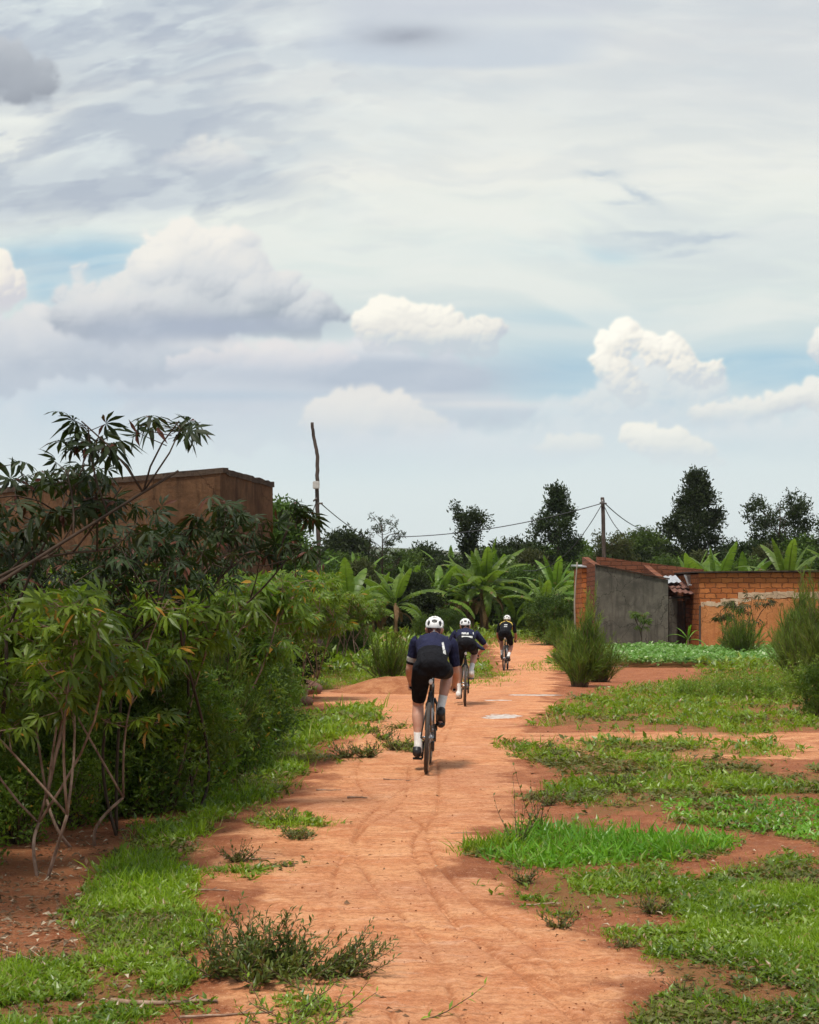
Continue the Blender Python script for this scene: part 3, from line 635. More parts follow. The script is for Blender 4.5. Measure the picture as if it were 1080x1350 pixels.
tree_at(808, 705, 84, 'broadleaf_tree', 'small olive tree at the foot of the far power pole', 'open', 62, .3, 50, 24, .34, .42, MG_treeo, 39, tpl=TC)
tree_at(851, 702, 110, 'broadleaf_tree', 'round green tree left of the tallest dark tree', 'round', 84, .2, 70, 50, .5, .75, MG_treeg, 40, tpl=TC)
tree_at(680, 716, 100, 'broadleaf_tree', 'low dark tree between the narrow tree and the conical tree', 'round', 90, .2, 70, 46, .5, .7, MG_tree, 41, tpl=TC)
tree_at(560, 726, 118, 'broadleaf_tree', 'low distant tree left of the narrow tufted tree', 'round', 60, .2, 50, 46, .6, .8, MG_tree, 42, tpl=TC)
# the belt of lower trees that closes the view behind the banana plants
rb = np.random.default_rng(77); belt = []
for i, (pf, m) in enumerate([('round', MG_tree), ('open', MG_treeg), ('cone', MG_treeo), ('round', MG_treeg)]):
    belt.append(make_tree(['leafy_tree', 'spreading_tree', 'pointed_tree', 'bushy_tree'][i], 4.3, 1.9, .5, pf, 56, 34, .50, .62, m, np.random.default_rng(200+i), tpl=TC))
beltspec = [(-150, 80, 1.0), (-60, 76, 1.0), (20, 78, 1.0), (395, 66, .92), (432, 84, .86), (476, 74, .78), (520, 82, .80), (548, 70, .66), (590, 84, .86), (600, 98, .9), (650, 82, .86), (668, 92, 1.0), (700, 86, .95), (716, 100, 1.1),
            (762, 96, 1.12), (786, 90, .95), (828, 98, .9), (872, 100, 1.0), (898, 104, 1.05), (958, 98, 1.06), (990, 92, 1.1), (1060, 92, 1.18), (1110, 96, 1.2), (1170, 86, 1.2), (1240, 84, 1.1), (1330, 92, 1.2), (1430, 88, 1.2), (530, 112, 1.1), (640, 115, 1.15), (500, 95, .9), (572, 76, .7), (744, 84, .8), (812, 88, .9), (845, 92, 1.0), (885, 88, .9), (925, 90, .95), (1010, 86, 1.0), (1030, 98, 1.15), (975, 84, .85), (1085, 84, 1.0), (610, 92, .85), (690, 78, .75), (455, 92, .95), (415, 78, .85)]
bl = ['dark round-crowned tree', 'green open-crowned tree', 'olive pointed tree', 'green bushy tree']
near = [(-150, 'far left beyond the mud building, leftmost of its row'), (-60, 'behind the mud building, second from the left'), (20, 'behind the mud building near its left end'), (395, 'just left of the crooked pole'), (432, 'just right of the crooked pole'), (476, 'behind the pale banana plants'),
        (505, 'below the see-through tree'), (550, 'behind the middle banana plant'), (595, 'behind the left leaves of the largest banana plant'), (650, 'behind the right leaves of the largest banana plant'), (700, 'left of the conical dark tree'), (750, 'right of the conical dark tree'), (790, 'behind the thin leaning stick'), (830, 'above the grey plastered wall'),
        (885, 'left below the tallest dark tree'), (958, 'right below the tallest dark tree'), (1000, 'left below the ragged tree'), (1060, 'right below the ragged tree'), (1120, 'just past the right edge of the brick house'), (1240, 'right of the brick house'), (1330, 'far right behind the field'), (1430, 'farthest right of the tree belt')]
used_l = {}
for i, (px, Y, s) in enumerate(sorted(beltspec)):
    kx = int(rb.choice([1, 3, 3, 2, 0]))
    w = min(near, key=lambda q: abs(q[0]-px))[1]; lb = bl[kx]+' '+w
    if lb in used_l: lb = ('larger ' if s > used_l[lb] else 'smaller ')+lb+', beside its like'
    used_l[lb] = s
    put(belt[kx], ST, PX(px, Y), Y, rb.uniform(0, 6), s*1.0, lb, 'tree', 'trees in the belt behind the banana plants', s*.98)

# ---- cassava
PALM = T_palm(7, .25, .38, 255); PALMn = T_palm(6, .17, .25, 230)
def make_cassava(h, spread, nst, seed, tips=6, leaves=7, ls=.19, mat=MG_cas, fork=.35, name='cassava_plant', stem=.016, low=0, elong=1.0):
    r = np.random.default_rng(seed); root = empty(name, (0, 0, 0)); gw = G(); gl = G(); gp_ = G()
    for s in range(nst):
        a = s*2.4+r.uniform(0, 1); b = np.array([math.cos(a), math.sin(a), 0])*.08*(nst > 1)
        fz = h*fork*r.uniform(.7, 1.2); f = b+np.array([math.cos(a)*.26*spread, math.sin(a)*.26*spread, fz])
        wood(gw, b, f, stem*1.25, stem, .20, 7, 9, r)
        nb = int(r.integers(2, 4))
        for q in range(nb):
            aa = a+q*2*np.pi/nb+r.normal(0, .35); ez = h*r.uniform(.68, .92)*(1 if q else 1.05); er = spread*r.uniform(.45, .9)
            e = np.array([b[0]+math.cos(aa)*er, b[1]+math.sin(aa)*er, ez]); P = wood(gw, f, e, stem*.9, stem*.55, .12, 6, 7, r, .06)
            for z in range(max(1, tips//nb)):
                st = P[int(r.integers(3, 7))]; tp = st+np.array([r.normal(0, .22)*spread, r.normal(0, .22)*spread, abs(r.normal(.18, .1))*h*.7])
                tp[2] = min(tp[2], h); wood(gw, st, tp, stem*.5, stem*.32, .15, 4, 4, r)
                n = int(leaves*r.uniform(.7, 1.3)); th = r.uniform(0, 2*np.pi, n); up = r.uniform(-.35, .75, n)
                d = nrm(np.c_[np.cos(th), np.sin(th), up]); L = r.uniform(.12, .26, n)*ls/.19
                o = tp-np.outer(r.uniform(0, .3, n), nrm(tp-st)*.5)
                pe = o+d*L[:, None]*[1, 1, .8]
                ax_ = nrm(pe-o); Lp = np.linalg.norm(pe-o, axis=1)*1.03
                for rl in (0, np.pi/2): scatter(gp_, T_blade(.03, 0), frames(ax_, np.full(n, rl)), o, Lp)
                dd = nrm(d*[1, 1, .4]+[0, 0, -.25]+r.normal(0, .15, (n, 3)))
                S = ls*r.uniform(.6, 1.25, n); scatter(gl, PALM, frames(nrm(dd+r.normal(0, .22, (n, 3))), r.normal(0, .7, n)), pe, np.c_[S, S*elong, S*r.uniform(.6, 1.6, n)])
    gw.merge(gp_); gw.build('stem', MB_cas if mat is MG_cas else MB_dark, root); gl.build('foliage', mat, root, smooth=False); return root
cas = [make_cassava(1.9, .8, 2, 300+i, 22, 10, .145, stem=.011, fork=.26) for i in range(4)]
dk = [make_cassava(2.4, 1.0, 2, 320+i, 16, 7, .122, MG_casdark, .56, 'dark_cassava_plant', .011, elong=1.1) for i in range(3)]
fine = [make_cassava(2.0, .8, 4, 340+i, 12, 11, .15, MG_cas, .4, 'bushy_cassava_plant', .013, elong=1.15) for i in range(2)]
casspec = [(0, 50, 9.0, .84, 'green cassava with yellowing leaves beside the left edge of the photo'), (1, 112, 10.2, .86, 'green cassava with pale forked stems above the grass verge'), (2, 195, 12.2, .90, 'green cassava in front of the feathery bush by the verge'),
           (3, -60, 10.6, .95, 'green cassava cut off by the left edge behind the dark one'), (0, 20, 13.0, .95, 'green cassava deep in the hedge near the left edge'), (1, 120, 14.6, 1.0, 'green cassava deep in the hedge below the mud wall'),
           (2, 275, 15.4, .98, 'green cassava in the hedge in front of the building corner'), (3, 205, 17.8, 1.05, 'green cassava in the hedge below the dark overhanging leaves'), (0, 322, 19.6, 1.0, 'green cassava at the bend of the grass verge'),
           (1, 262, 22.0, 1.1, 'green cassava rising before the right face of the building'), (2, 372, 24.5, 1.02, 'green cassava with bare stems at the far end of the verge'), (3, 90, 19.0, 1.1, 'green cassava in the second row below the mud wall'),
           (0, -20, 18.0, 1.1, 'green cassava in the second row at the left edge'), (1, 405, 27.2, 1.02, 'last green cassava before the clearing left of the path')]
for k, px, Y, s, lb in casspec: put(cas[k], ST, PX(px, Y), Y, k*1.3+px*.1, s, lb, 'cassava plant', 'green cassava plants of the left hedge')
finespec = [(0, 320, 25.0, 1.05, 'fine-leaved bushy cassava right of the building corner'), (1, 372, 30.5, 1.15, 'fine-leaved bushy cassava with dark top left of the clearing'), (0, 300, 31, 1.1, 'fine-leaved bushy cassava against the side wall of the building'), (1, 415, 36, 1.05, 'fine-leaved bushy cassava behind the clearing'),
            (0, 445, 40, 1.02, 'fine-leaved bushy cassava below the first banana plant'), (1, 395, 43, 1.3, 'fine-leaved bushy cassava at the foot of the crooked pole'), (0, 350, 39, 1.3, 'fine-leaved bushy cassava behind the building corner'), (1, 478, 46, .95, 'fine-leaved bushy cassava left of the round bush')]
for k, px, Y, s, lb in finespec: put(fine[k], ST, PX(px, Y), Y, px*.07, s, lb, 'cassava plant', 'bushy cassava plants beyond the hedge')
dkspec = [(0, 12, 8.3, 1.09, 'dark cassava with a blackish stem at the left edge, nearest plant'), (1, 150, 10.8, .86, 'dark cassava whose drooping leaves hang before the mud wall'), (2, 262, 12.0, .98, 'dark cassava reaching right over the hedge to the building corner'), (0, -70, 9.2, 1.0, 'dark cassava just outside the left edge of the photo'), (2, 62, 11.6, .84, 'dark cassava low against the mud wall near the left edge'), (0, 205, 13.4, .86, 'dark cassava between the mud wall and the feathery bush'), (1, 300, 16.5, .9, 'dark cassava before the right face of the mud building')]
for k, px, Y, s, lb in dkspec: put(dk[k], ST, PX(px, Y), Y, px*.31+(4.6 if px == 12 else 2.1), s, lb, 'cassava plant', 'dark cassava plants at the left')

# ---- broom-like feathery shrubs
def make_broom(h, w, n, seed, mat=MG_broom, lf=26, lw=.05, name='feathery_shrub'):
    r = np.random.default_rng(seed); root = empty(name, (0, 0, 0)); gw = G(); gl = G()
    lobes = [(r.normal(0, .32*w), r.normal(0, .32*w), r.uniform(.6, 1.05)) for _ in range(7)]
    for i in range(n):
        lx_, ly_, lh = lobes[i % 7]; a = r.uniform(0, 2*np.pi); t = r.uniform(0, 1)**.6; L = h*lh*r.uniform(.55, 1.05)*(1-.5*t**2)
        b = np.array([lx_*.35, ly_*.35, 0])+np.array([math.cos(a), math.sin(a), 0])*r.uniform(0, .15)*w; e = np.array([lx_+math.cos(a)*w*t*.62, ly_+math.sin(a)*w*t*.62, L])+[r.normal(0, .04), r.normal(0, .04), 0]
        mid = (b+e)/2+np.array([math.cos(a), math.sin(a), 0])*w*t*-.12; P = curve([b, mid, e], 5)
        tube(gw, P, np.linspace(.010, .003, len(P)), 3, cap=False)
        k = lf; u = r.uniform(.08, 1, k)**.8; o = np.stack([np.interp(u*(len(P)-1), np.arange(len(P)), P[:, q]) for q in range(3)], 1)
        dm = nrm(e-b); d = nrm(dm*.9+r.normal(0, .42, (k, 3))+[0, 0, .25]); S = h*r.uniform(.05, .14, k)
        scatter(gl, T_blade(lw, .2), frames(d, r.uniform(-3, 3, k)), o, S)
    gw.build('stem', MB_twig, root); gl.build('foliage', mat, root, smooth=False); return root
br = [make_broom(1.95, .56, 190, 400, lf=52, lw=.06), make_broom(1.5, .78, 190, 401, lf=52, lw=.06)]
brspec = [(0, 762, 32.5, .92, 'feathery green shrub at the right edge of the path'), (1, 790, 34.8, .80, 'smaller feathery shrub leaning beside the path-side shrub'), (1, 1052, 35.5, 1.12, 'big feathery shrub before the right end of the brick house'), (0, 1085, 33.0, 1.0, 'feathery shrub at the right edge of the photo'), (0, 1044, 44.0, 1.25, 'taller feathery shrub rising behind the big one on the right'),
          (1, 976, 50.0, 1.12, 'dark feathery shrub against the orange mud wall'), (0, 262, 14.2, .74, 'feathery shrub inside the left hedge above the grass'), (1, 238, 16.0, .85, 'feathery shrub behind the first one in the left hedge'), (0, 300, 18.5, .72, 'feathery shrub in the left hedge nearer the bend'), (1, 1120, 38, 1.2, 'feathery shrub beyond the right edge of the photo'), (1, 755, 40, .9, 'feathery shrub farther along the right edge of the path')]
for k, px, Y, s, lb in brspec: put(br[k], ST, PX(px, Y), Y, px*.2, s, lb, 'shrub', 'feathery shrubs', s*1.12)

# ---- leafy shrubs
def make_shrub(h, w, ncl, nl, ls, seed, mat=MG_shrub, name='leafy_shrub', lw=.3, legs=6, low=.2):
    r = np.random.default_rng(seed); root = empty(name, (0, 0, 0)); gw = G(); gl = G(); tp = T_cluster(9, lw, r, .7)
    for i in range(ncl):
        a = i*2.399; t = (i+.5)/ncl; z = h*(low+(1-low-.08)*t); rr = w*math.sqrt(max(.04, 1-((t-.42)/.62)**2))*r.uniform(.3, 1)
        c = np.array([math.cos(a)*rr, math.sin(a)*rr, z]); b = np.array([math.cos(a)*.05, math.sin(a)*.05, 0])
        if i % max(1, ncl//(legs*3)) == 0: wood(gw, b, c, .02*h, .004, .15, 5, 6, r)
        k = nl; q = r.normal(0, 1, (k, 3))*w*.17; T = c+q; d = nrm(nrm(T-[0, 0, h*.4])+r.normal(0, .45, (k, 3))+[0, 0, .2])
        scatter(gl, tp, frames(d, r.uniform(-3, 3, k)), T, ls*r.uniform(.6, 1.3, k))
    gw.build('stem', MB_twig, root); gl.build('foliage', mat, root, smooth=False); return root
sh = [make_shrub(1.35, .62, 46, 26, .16, 500), make_shrub(1.5, .8, 50, 26, .18, 501, MG_treeg), make_shrub(1.1, .55, 40, 24, .13, 502, MG_tree, 'dark_shrub'), make_shrub(.36, .8, 40, 18, .13, 504, MG_weed, 'low_shrub', low=.12)]
fl_ = make_broom(1.3, .62, 90, 503, MG_shrub, 50, .09, 'round_shrub')
shspec = [(1, 726, 63, 1.32, 'dark rounded bush where the path bends out of sight'), (0, 740, 58, .85, 'lower bush on the right of the far bend'), (1, 450, 47, .95, 'leafy bush at the back of the clearing on the left'), (0, 475, 52, .85, 'leafy bush beside the round bush'), (0, 560, 62, .9, 'leafy bush behind the front rider'), (1, 590, 68, .9, 'leafy bush behind the second rider'),
          (0, 190, 12.4, .85, 'undergrowth bush behind the pale forked stems'), (0, 245, 13.4, .8, 'undergrowth bush at the edge of the grass verge'), (2, 60, 12.6, 1.2, 'dark undergrowth bush near the left edge'), (2, 125, 13.6, 1.2, 'dark undergrowth bush in the middle of the hedge'), (0, 280, 15.6, .95, 'leafy undergrowth bush by the bend of the verge'), (2, 200, 15.4, 1.35, 'dark undergrowth bush below the hanging leaves'), (0, 310, 19.4, .95, 'green bush before the far end of the hedge'), (2, -30, 13.4, 1.4, 'dark undergrowth bush outside the left edge'),
          (0, 340, 23, .9, 'green bush between thin stems left of the clearing'), (2, 365, 28, 1.2, 'dark bush behind the thin stems'), (1, 230, 21, 1.15, 'green bush below the building corner'), (1, 130, 23, 1.2, 'green bush before the mud wall'), (1, 20, 22, 1.2, 'green bush before the mud wall at the left edge'), (1, 300, 27, 1.0, 'green bush at the foot of the building side'),
          (0, 30, 11.6, .62, 'low leafy bush under the nearest cassava'), (0, 85, 11.6, .66, 'low leafy bush between the pale cassava stems'), (1, 150, 12.0, .62, 'low green bush at the foot of the dark cassava'), (0, 225, 12.8, .62, 'low leafy bush where the grass meets the hedge'), (1, 275, 14.6, .64, 'low green bush at the inner edge of the verge'), (0, -40, 10.4, .64, 'low leafy bush outside the left edge'), (1, 320, 17.4, .66, 'low green bush at the bend of the verge'), (0, 352, 21.6, .7, 'low leafy bush near the far end of the verge'),
          (0, 1084, 22.5, .62, 'grey-green weedy bush at the right edge of the photo'), (0, 1000, 27.5, .42, 'low leafy bush in the verge on the right'), (1, 960, 29, .36, 'low dark bush in the right verge'), (0, 910, 28.4, .34, 'small low bush at the start of the right verge'), (0, 1060, 29.5, .5, 'leafy bush in front of the feathery shrubs on the right')]
for k, px, Y, s, lb in shspec: put(sh[k if s > .6 else 3], ST, PX(px, Y), Y, px*.37, s if s > .6 else s*1.7, lb, 'bush', 'leafy bushes', None if s > .6 else s*2.2)
put(fl_, ST, PX(512, 35), 35, 0, 1.0, 'round fine-leaved bush left of the front rider', 'bush', None)
und = make_shrub(.95, .5, 30, 11, .125, 505, MG_cas, 'regrowth_shrub', lw=.4, legs=10, low=.1)
for px, Y, s, lb in [(20, 10.4, .6, 'bright leafy regrowth behind the foot of the dark stem'), (92, 11.2, .6, 'bright leafy regrowth behind the pale stems'), (160, 11.8, .7, 'bright leafy regrowth at the inner edge of the soil'), (205, 12.0, .85, 'bright leafy regrowth where soil meets grass'), (248, 13.1, 1.0, 'bright leafy regrowth beside the feathery hedge bush'), (285, 14.9, 1.05, 'bright leafy regrowth along the verge'), (318, 17.0, 1.1, 'bright leafy regrowth near the bend of the verge'), (-60, 9.4, .7, 'bright leafy regrowth outside the left edge')]:
    put(und, ST, PX(px, Y), Y, px*.41, s, lb, 'bush', 'leafy regrowth under the left hedge')
# small saplings by the houses
sp1 = make_cassava(1.5, .32, 1, 520, 7, 9, .16, MG_shrub, .45, 'young_tree', .02); put(sp1, ST, PX(843, 54), 54, 0, 1.02, 'small round-topped sapling before the grey plastered wall', 'sapling', 'saplings before the houses')
sp2 = make_cassava(2.2, .9, 1, 521, 9, 7, .22, MG_treeo, .25, 'young_tree', .02); put(sp2, ST, PX(998, 52), 52, 1, .95, 'spindly sapling with a sparse top against the orange mud wall', 'sapling', 'saplings before the houses')
sp3 = make_cassava(2.0, .6, 1, 522, 7, 7, .2, MG_treeo, .3, 'young_tree', .02); put(sp3, ST, PX(952, 53), 53, 1, .9, 'low spindly sapling left of the dark feathery shrub', 'sapling', 'saplings before the houses')

# ---- bananas
def make_banana(h, nl, L, seed, stems=1, mat=MG_ban, name='banana_plant', wid=.5, dry=5, upr=.0):
    r = np.random.default_rng(seed); root = empty(name, (0, 0, 0)); gs = G(); gl = G(); gd = G()
    def leaf(g, o, a, up, L, droop, W, torn, mi=0):
        n = 22; t = np.linspace(0, 1, n); pit = up-droop*t**1.4; ds = L/(n-1)
        hx = np.cumsum(np.r_[0, np.cos(pit[1:])*ds]); hz = np.cumsum(np.r_[0, np.sin(pit[1:])*ds])
        C = np.c_[o[0]+hx*math.cos(a), o[1]+hx*math.sin(a), o[2]+hz]; tube(g, C[:n-2], np.linspace(.028, .006, n-2)*L/2, 4, cap=False)
        s = np.array([-math.sin(a), math.cos(a), 0]); wv = W*np.clip(np.sin(np.clip((t-.1)/.9, 0, 1)**.75*np.pi), 0, 1)**.55
        tw = r.normal(0, .25)
        for sd in (-1, 1):
            fall = r.uniform(.15, .5)
            for i in range(2, n-1):
                gap = .0 if r.uniform() > torn else r.uniform(.1, .45); k0, k1 = C[i], C[i]+(C[i+1]-C[i])*(1-gap*.3)
                sag = fall*r.uniform(.7, 1.4); N = np.array([-math.cos(a)*math.sin(pit[i]), -math.sin(a)*math.sin(pit[i]), math.cos(pit[i])])
                N = N/np.linalg.norm(N); fw = (C[i+1]-C[i])*(.5+gap)
                def sidep(K, w, q): return K+s*sd*w*q*math.cos(sag*q)-N*w*q*math.sin(sag*q)*(1 if True else 0)+N*.25*w*q*(1-q)+s*0+N*tw*sd*w*q*.4+fw*q
                m0, m1 = sidep(k0, wv[i], .5), sidep(k1, wv[i+1], .5); e0, e1 = sidep(k0, wv[i], 1), sidep(k1, wv[i+1], 1)
                e1 = e1-(e1-e0)*gap
                g.add([k0, k1, m1, m0, e1, e0], [(0, 1, 2, 3), (3, 2, 4, 5)], mi)
    for s in range(stems):
        q = .0 if stems == 1 else .45; a0 = s*2.3+r.uniform(0, 1); bx, by = math.cos(a0)*q, math.sin(a0)*q; hh = h*(1 if s == 0 else r.uniform(.6, .9))
        top = np.array([bx+r.normal(0, .1), by+r.normal(0, .1), hh]); tt = np.linspace(0, 1, 7)[:, None]
        P = np.array([bx, by, 0])*(1-tt)+top*tt; tube(gs, P, np.linspace(.13, .06, 7)*(h/2)**.5, 9)
        for i in range(nl):
            a = i*2.4+r.normal(0, .25)+s; k = i/max(1, nl-1); up = R(86-74*k**.8)+upr+r.normal(0, .12)
            leaf(gl, top-[0, 0, .25*k*hh*.4], a, up, L*r.uniform(.8, 1.1)*(1-.25*(k < .12)), r.uniform(1.0, 1.7)*(.22+1.05*k**.8), wid*.5*r.uniform(.8, 1.1)*(.75 if k < .12 else 1), .3+.5*k)
        for i in range(dry): leaf(gd, top-[0, 0, .25*hh*r.uniform(.2, 1)], r.uniform(0, 6.3), R(r.uniform(-20, 20)), L*r.uniform(.4, .7), 1.6, wid*.2, .9)
    gs.build('pseudostem', MB_ban, root); gl.build('leaf_crown', mat, root)
    if dry: gd.build('dry_leaf', MG_bandry, root)
    return root
bn = [make_banana(2.2, 12, 2.5, 600, 2, wid=.56), make_banana(1.8, 11, 2.3, 601, 1, wid=.60), make_banana(1.4, 9, 2.0, 602, 1, wid=.62, dry=4, upr=.1), make_banana(2.5, 11, 2.8, 603, 3, wid=.60)]
bnspec = [(3, 628, 74, 1.0, 'largest banana clump with brown dead stems, above the second rider'), (1, 522, 64, .95, 'banana plant with one bright upright leaf, above the front rider'), (2, 455, 62, 1.15, 'pale yellow-green banana plant below the cable'), (2, 436, 66, 1.1, 'pale banana plant nearest the crooked pole'), (0, 570, 72, .85, 'banana plant between the bright-leaved one and the largest clump'), (0, 742, 76, .95, 'banana plant behind the leaning stick'), (1, 700, 80, .9, 'banana plant in shade right of the largest clump'),
          (2, 942, 72, 1.45, 'banana plant with a bright broad leaf above the roof gap'), (0, 900, 74, 1.0, 'banana plant with long arched leaves above the grey wall'), (1, 980, 72, 1.15, 'banana plant above the left part of the brick house'), (0, 1050, 70, 1.1, 'banana plant above the right part of the brick house'), (1, 858, 75, 1.0, 'banana plant above the sloping brick wall'), (3, 1130, 72, 1.0, 'banana clump beyond the right edge'), (2, 492, 70, 1.0, 'low banana plant between the pale ones and the bright-leaved one'), (1, 600, 80, .95, 'banana plant in shade behind the largest clump'), (0, 390, 64, .9, 'banana plant hidden behind the hedge left of the pole'), (1, 545, 78, 1.05, 'banana plant in the second row above the front rider'), (3, 660, 82, .95, 'banana clump right behind the largest one'), (1, 718, 70, .85, 'banana plant beside the dark rounded bush'), (0, 478, 76, 1.0, 'banana plant in the second row behind the pale ones'), (1, 772, 84, 1.1, 'banana plant between the leaning stick and the straight pole'), (0, 590, 90, 1.15, 'banana plant in the back row left of the narrow tree')]
for k, px, Y, s, lb in bnspec: put(bn[k], ST, PX(px, Y), Y, px*.53, s, lb, 'banana plant', 'banana plants')

# ---- grass, weeds, crops
def sample(n, x0, x1, y0, y1, r):
    return r.uniform(x0, x1, n), r.uniform(y0, y1, n)
rg = np.random.default_rng(909)
px, py = sample(980000, -300, 1640, 836, 1480, rg)
# thin out strictly by where the patches are
ip = inpoly(px+rg.normal(0, 9, len(px)), py+rg.normal(0, .012, len(px))*(py-HY)); k = ip > 0; px, py, ip = px[k], py[k], ip[k]
X, Y = gp(px, py); dens = fbm(X*1.7, Y*1.7, 15, 3); tone = fbm(X*.8+9, Y*.8, 25, 3)
keep = rg.uniform(0, 1, len(X)) < np.clip((dens-.39+np.where(np.isin(ip, [1, 2]), .13, 0)+(fbm(X*6, Y*6, 71, 2)-.5)*.25)*6, .05, 1)*np.where(np.isin(ip, [3, 6, 7, 8]), .8, 1); X, Y, ip, tone, dens = X[keep], Y[keep], ip[keep], tone[keep], dens[keep]
Z = terr(X, Y); n = len(X)
lush = np.isin(ip, [2, 5]); dull = (tone+rg.normal(0, .07, n)+np.where(np.isin(ip, [3, 7, 20]), -.07, .04)+np.where(ip == 2, .06, 0)) < .44
hgt = np.where(ip == 4, .07, np.where(ip == 1, .05, .045))*(.55+.9*fbm(X*5, Y*5, 81, 2))*1.1*(.6+.9*dens)*np.clip(Y/9, .75, 2.3)*np.where(ip == 2, 1.1, 1)*np.where(ip == 1, 1.3, 1)*np.where(dull, .7, 1)
kind = rg.uniform(0, 1, n); isweed = kind < np.where(ip == 1, .66, np.where(dull, .62, .44)); isweed[(Y > 30)] &= (kind[Y > 30] < .15)
gg = G()
m = ~isweed
def blades(g, X, Y, Z, H, wr, bend, mi, r, flat=.55):
    n = len(X); d = nrm(np.c_[r.normal(0, flat, n), r.normal(0, flat, n), np.ones(n)])
    M = frames(d, r.uniform(-3.1, 3.1, n)); scatter(g, T_blade(1.0, bend), M, np.c_[X, Y, Z-.004], np.c_[np.maximum(H*wr, .0028*np.clip(Y/7, .8, 9)), H, H], mi)
for sel, mi in ((m & ~dull, 0), (m & dull, 1)):
    for rep in range(2):
        jx = rg.normal(0, .02, sel.sum())*np.clip(Y[sel]/8, 1, 3)
        blades(gg, X[sel]+jx, Y[sel]+rg.normal(0, .03, sel.sum()), Z[sel], hgt[sel]*rg.uniform(.5, 1.35, sel.sum()), .075, .42, mi, rg, .6 if mi == 0 else .9)
tag(gg.build('grass', [MG_grass, MG_grassdry], smooth=False), 'short green grass on the verges beside the dirt path', 'grass', kind='stuff')
gw_ = G(); m = isweed & (Y < 34)
def rosettes(g, X, Y, Z, S, r, mi=0, k=6, w=.42, el=(.1, 1.1)):
    for q in range(k):
        n = len(X); a = r.uniform(0, 2*np.pi, n); e = r.uniform(*el, n)
        d = np.c_[np.cos(a)*np.cos(e), np.sin(a)*np.cos(e), np.sin(e)]
        scatter(g, T_leaf(w), frames(d, r.normal(0, .4, n)), np.c_[X+r.normal(0, .25, n)*S, Y+r.normal(0, .25, n)*S, Z+r.uniform(0, .5, n)*S], S*r.uniform(.5, 1.1, n), mi)
idx = np.where(m)[0]; idx = idx[rg.uniform(0, 1, len(idx)) < .36]; dw = dull[idx]
S = .042*np.clip(Y[idx]/9, .8, 2.4)*rg.uniform(.6, 1.5, len(idx))
rosettes(gw_, X[idx][~dw], Y[idx][~dw], Z[idx][~dw], S[~dw], rg, 0, 6)
rosettes(gw_, X[idx][dw], Y[idx][dw], Z[idx][dw], S[dw]*.9, rg, 1, 6, .4, (.0, .7))
tag(gw_.build('weeds', [MG_weed, MG_purple], smooth=False), 'small broad-leaved weeds creeping through the grass', 'weeds', kind='stuff')
# lush wide-bladed grass band
r3 = np.random.default_rng(7); a, b = sample(26000, 620, 990, 1090, 1150, r3); k = pip(a+r3.normal(0, 6, len(a)), b+r3.normal(0, 3, len(a)), R3); a, b = a[k][:3000], b[k][:3000]
X3, Y3 = gp(a, b); g = G(); hh = r3.uniform(.05, .14, len(a))*(.55+.9*fbm(X3*2.2, Y3*1.5, 3, 3)); blades(g, X3, Y3, terr(X3, Y3), hh, .13, .62, 0, r3, .8)
a, b = sample(5000, 870, 1300, 1055, 1112, r3); k = inpoly(a, b) > 0; a, b = a[k][:1500], b[k][:1500]; n = len(a)
rosettes(g, *gp(a, b), terr(*gp(a, b)), r3.uniform(.03, .065, n), r3, 0, 5, .45)
tag(g.build('lush_grass', MG_maize, smooth=False), 'bright wide-bladed grass in a tall band right of the path', 'grass', kind='stuff')
# bean field before the houses, ground cover far away
r4 = np.random.default_rng(8); g = G(); n = 30000
Yb = r4.uniform(44.5, 55.5, n); Xb = r4.uniform(0, 1, n)*(26-5.4)+5.4+(Yb-45)*.12; hb = .12+.34*fbm(Xb*.8, Yb*.8, 3, 2)*r4.uniform(.3, 1, n)
Zb = terr(Xb, Yb)+hb*r4.uniform(.2, 1, n)**.5
rosettes(g, Xb, Yb, Zb, r4.uniform(.09, .19, n), r4, 0, 4, .62, (-.3, .9))
tag(g.build('bean_crop', MG_bean, smooth=False), 'low field of pale green broad-leaved crops before the brick houses', 'crop', kind='stuff')
g = G(); n = 46000; a = r4.uniform(-300, 1400, n); Yf = np.exp(r4.uniform(math.log(29), math.log(95), n)); Xf_ = PX(a, Yf)
py_ = HY+(EYE-ramp(Yf))*F/Yf; ipf = inpoly(a, py_)
k = ((ipf > 0) | (Yf > 66)) & ~((worn_at(Xf_, Yf) > .4) & (Yf < 68)) & ~((Xf_ > 5) & (Yf > 44) & (Yf < 62)); Xf_, Yf = Xf_[k], Yf[k]; n = k.sum()
hf = r4.uniform(.08, .34, n)*np.where(Yf > 38, 1.5, .6)*(Yf/60)**.5*(.4+fbm(Xf_*.5, Yf*.5, 4, 2))
rosettes(g, Xf_, Yf, terr(Xf_, Yf)+hf*.4, hf*.8, r4, 0, 4, .35, (-.1, 1.2))
tag(g.build('ground_cover', MG_weed, smooth=False), 'green ground cover filling the fields beyond the path', 'undergrowth', kind='stuff')
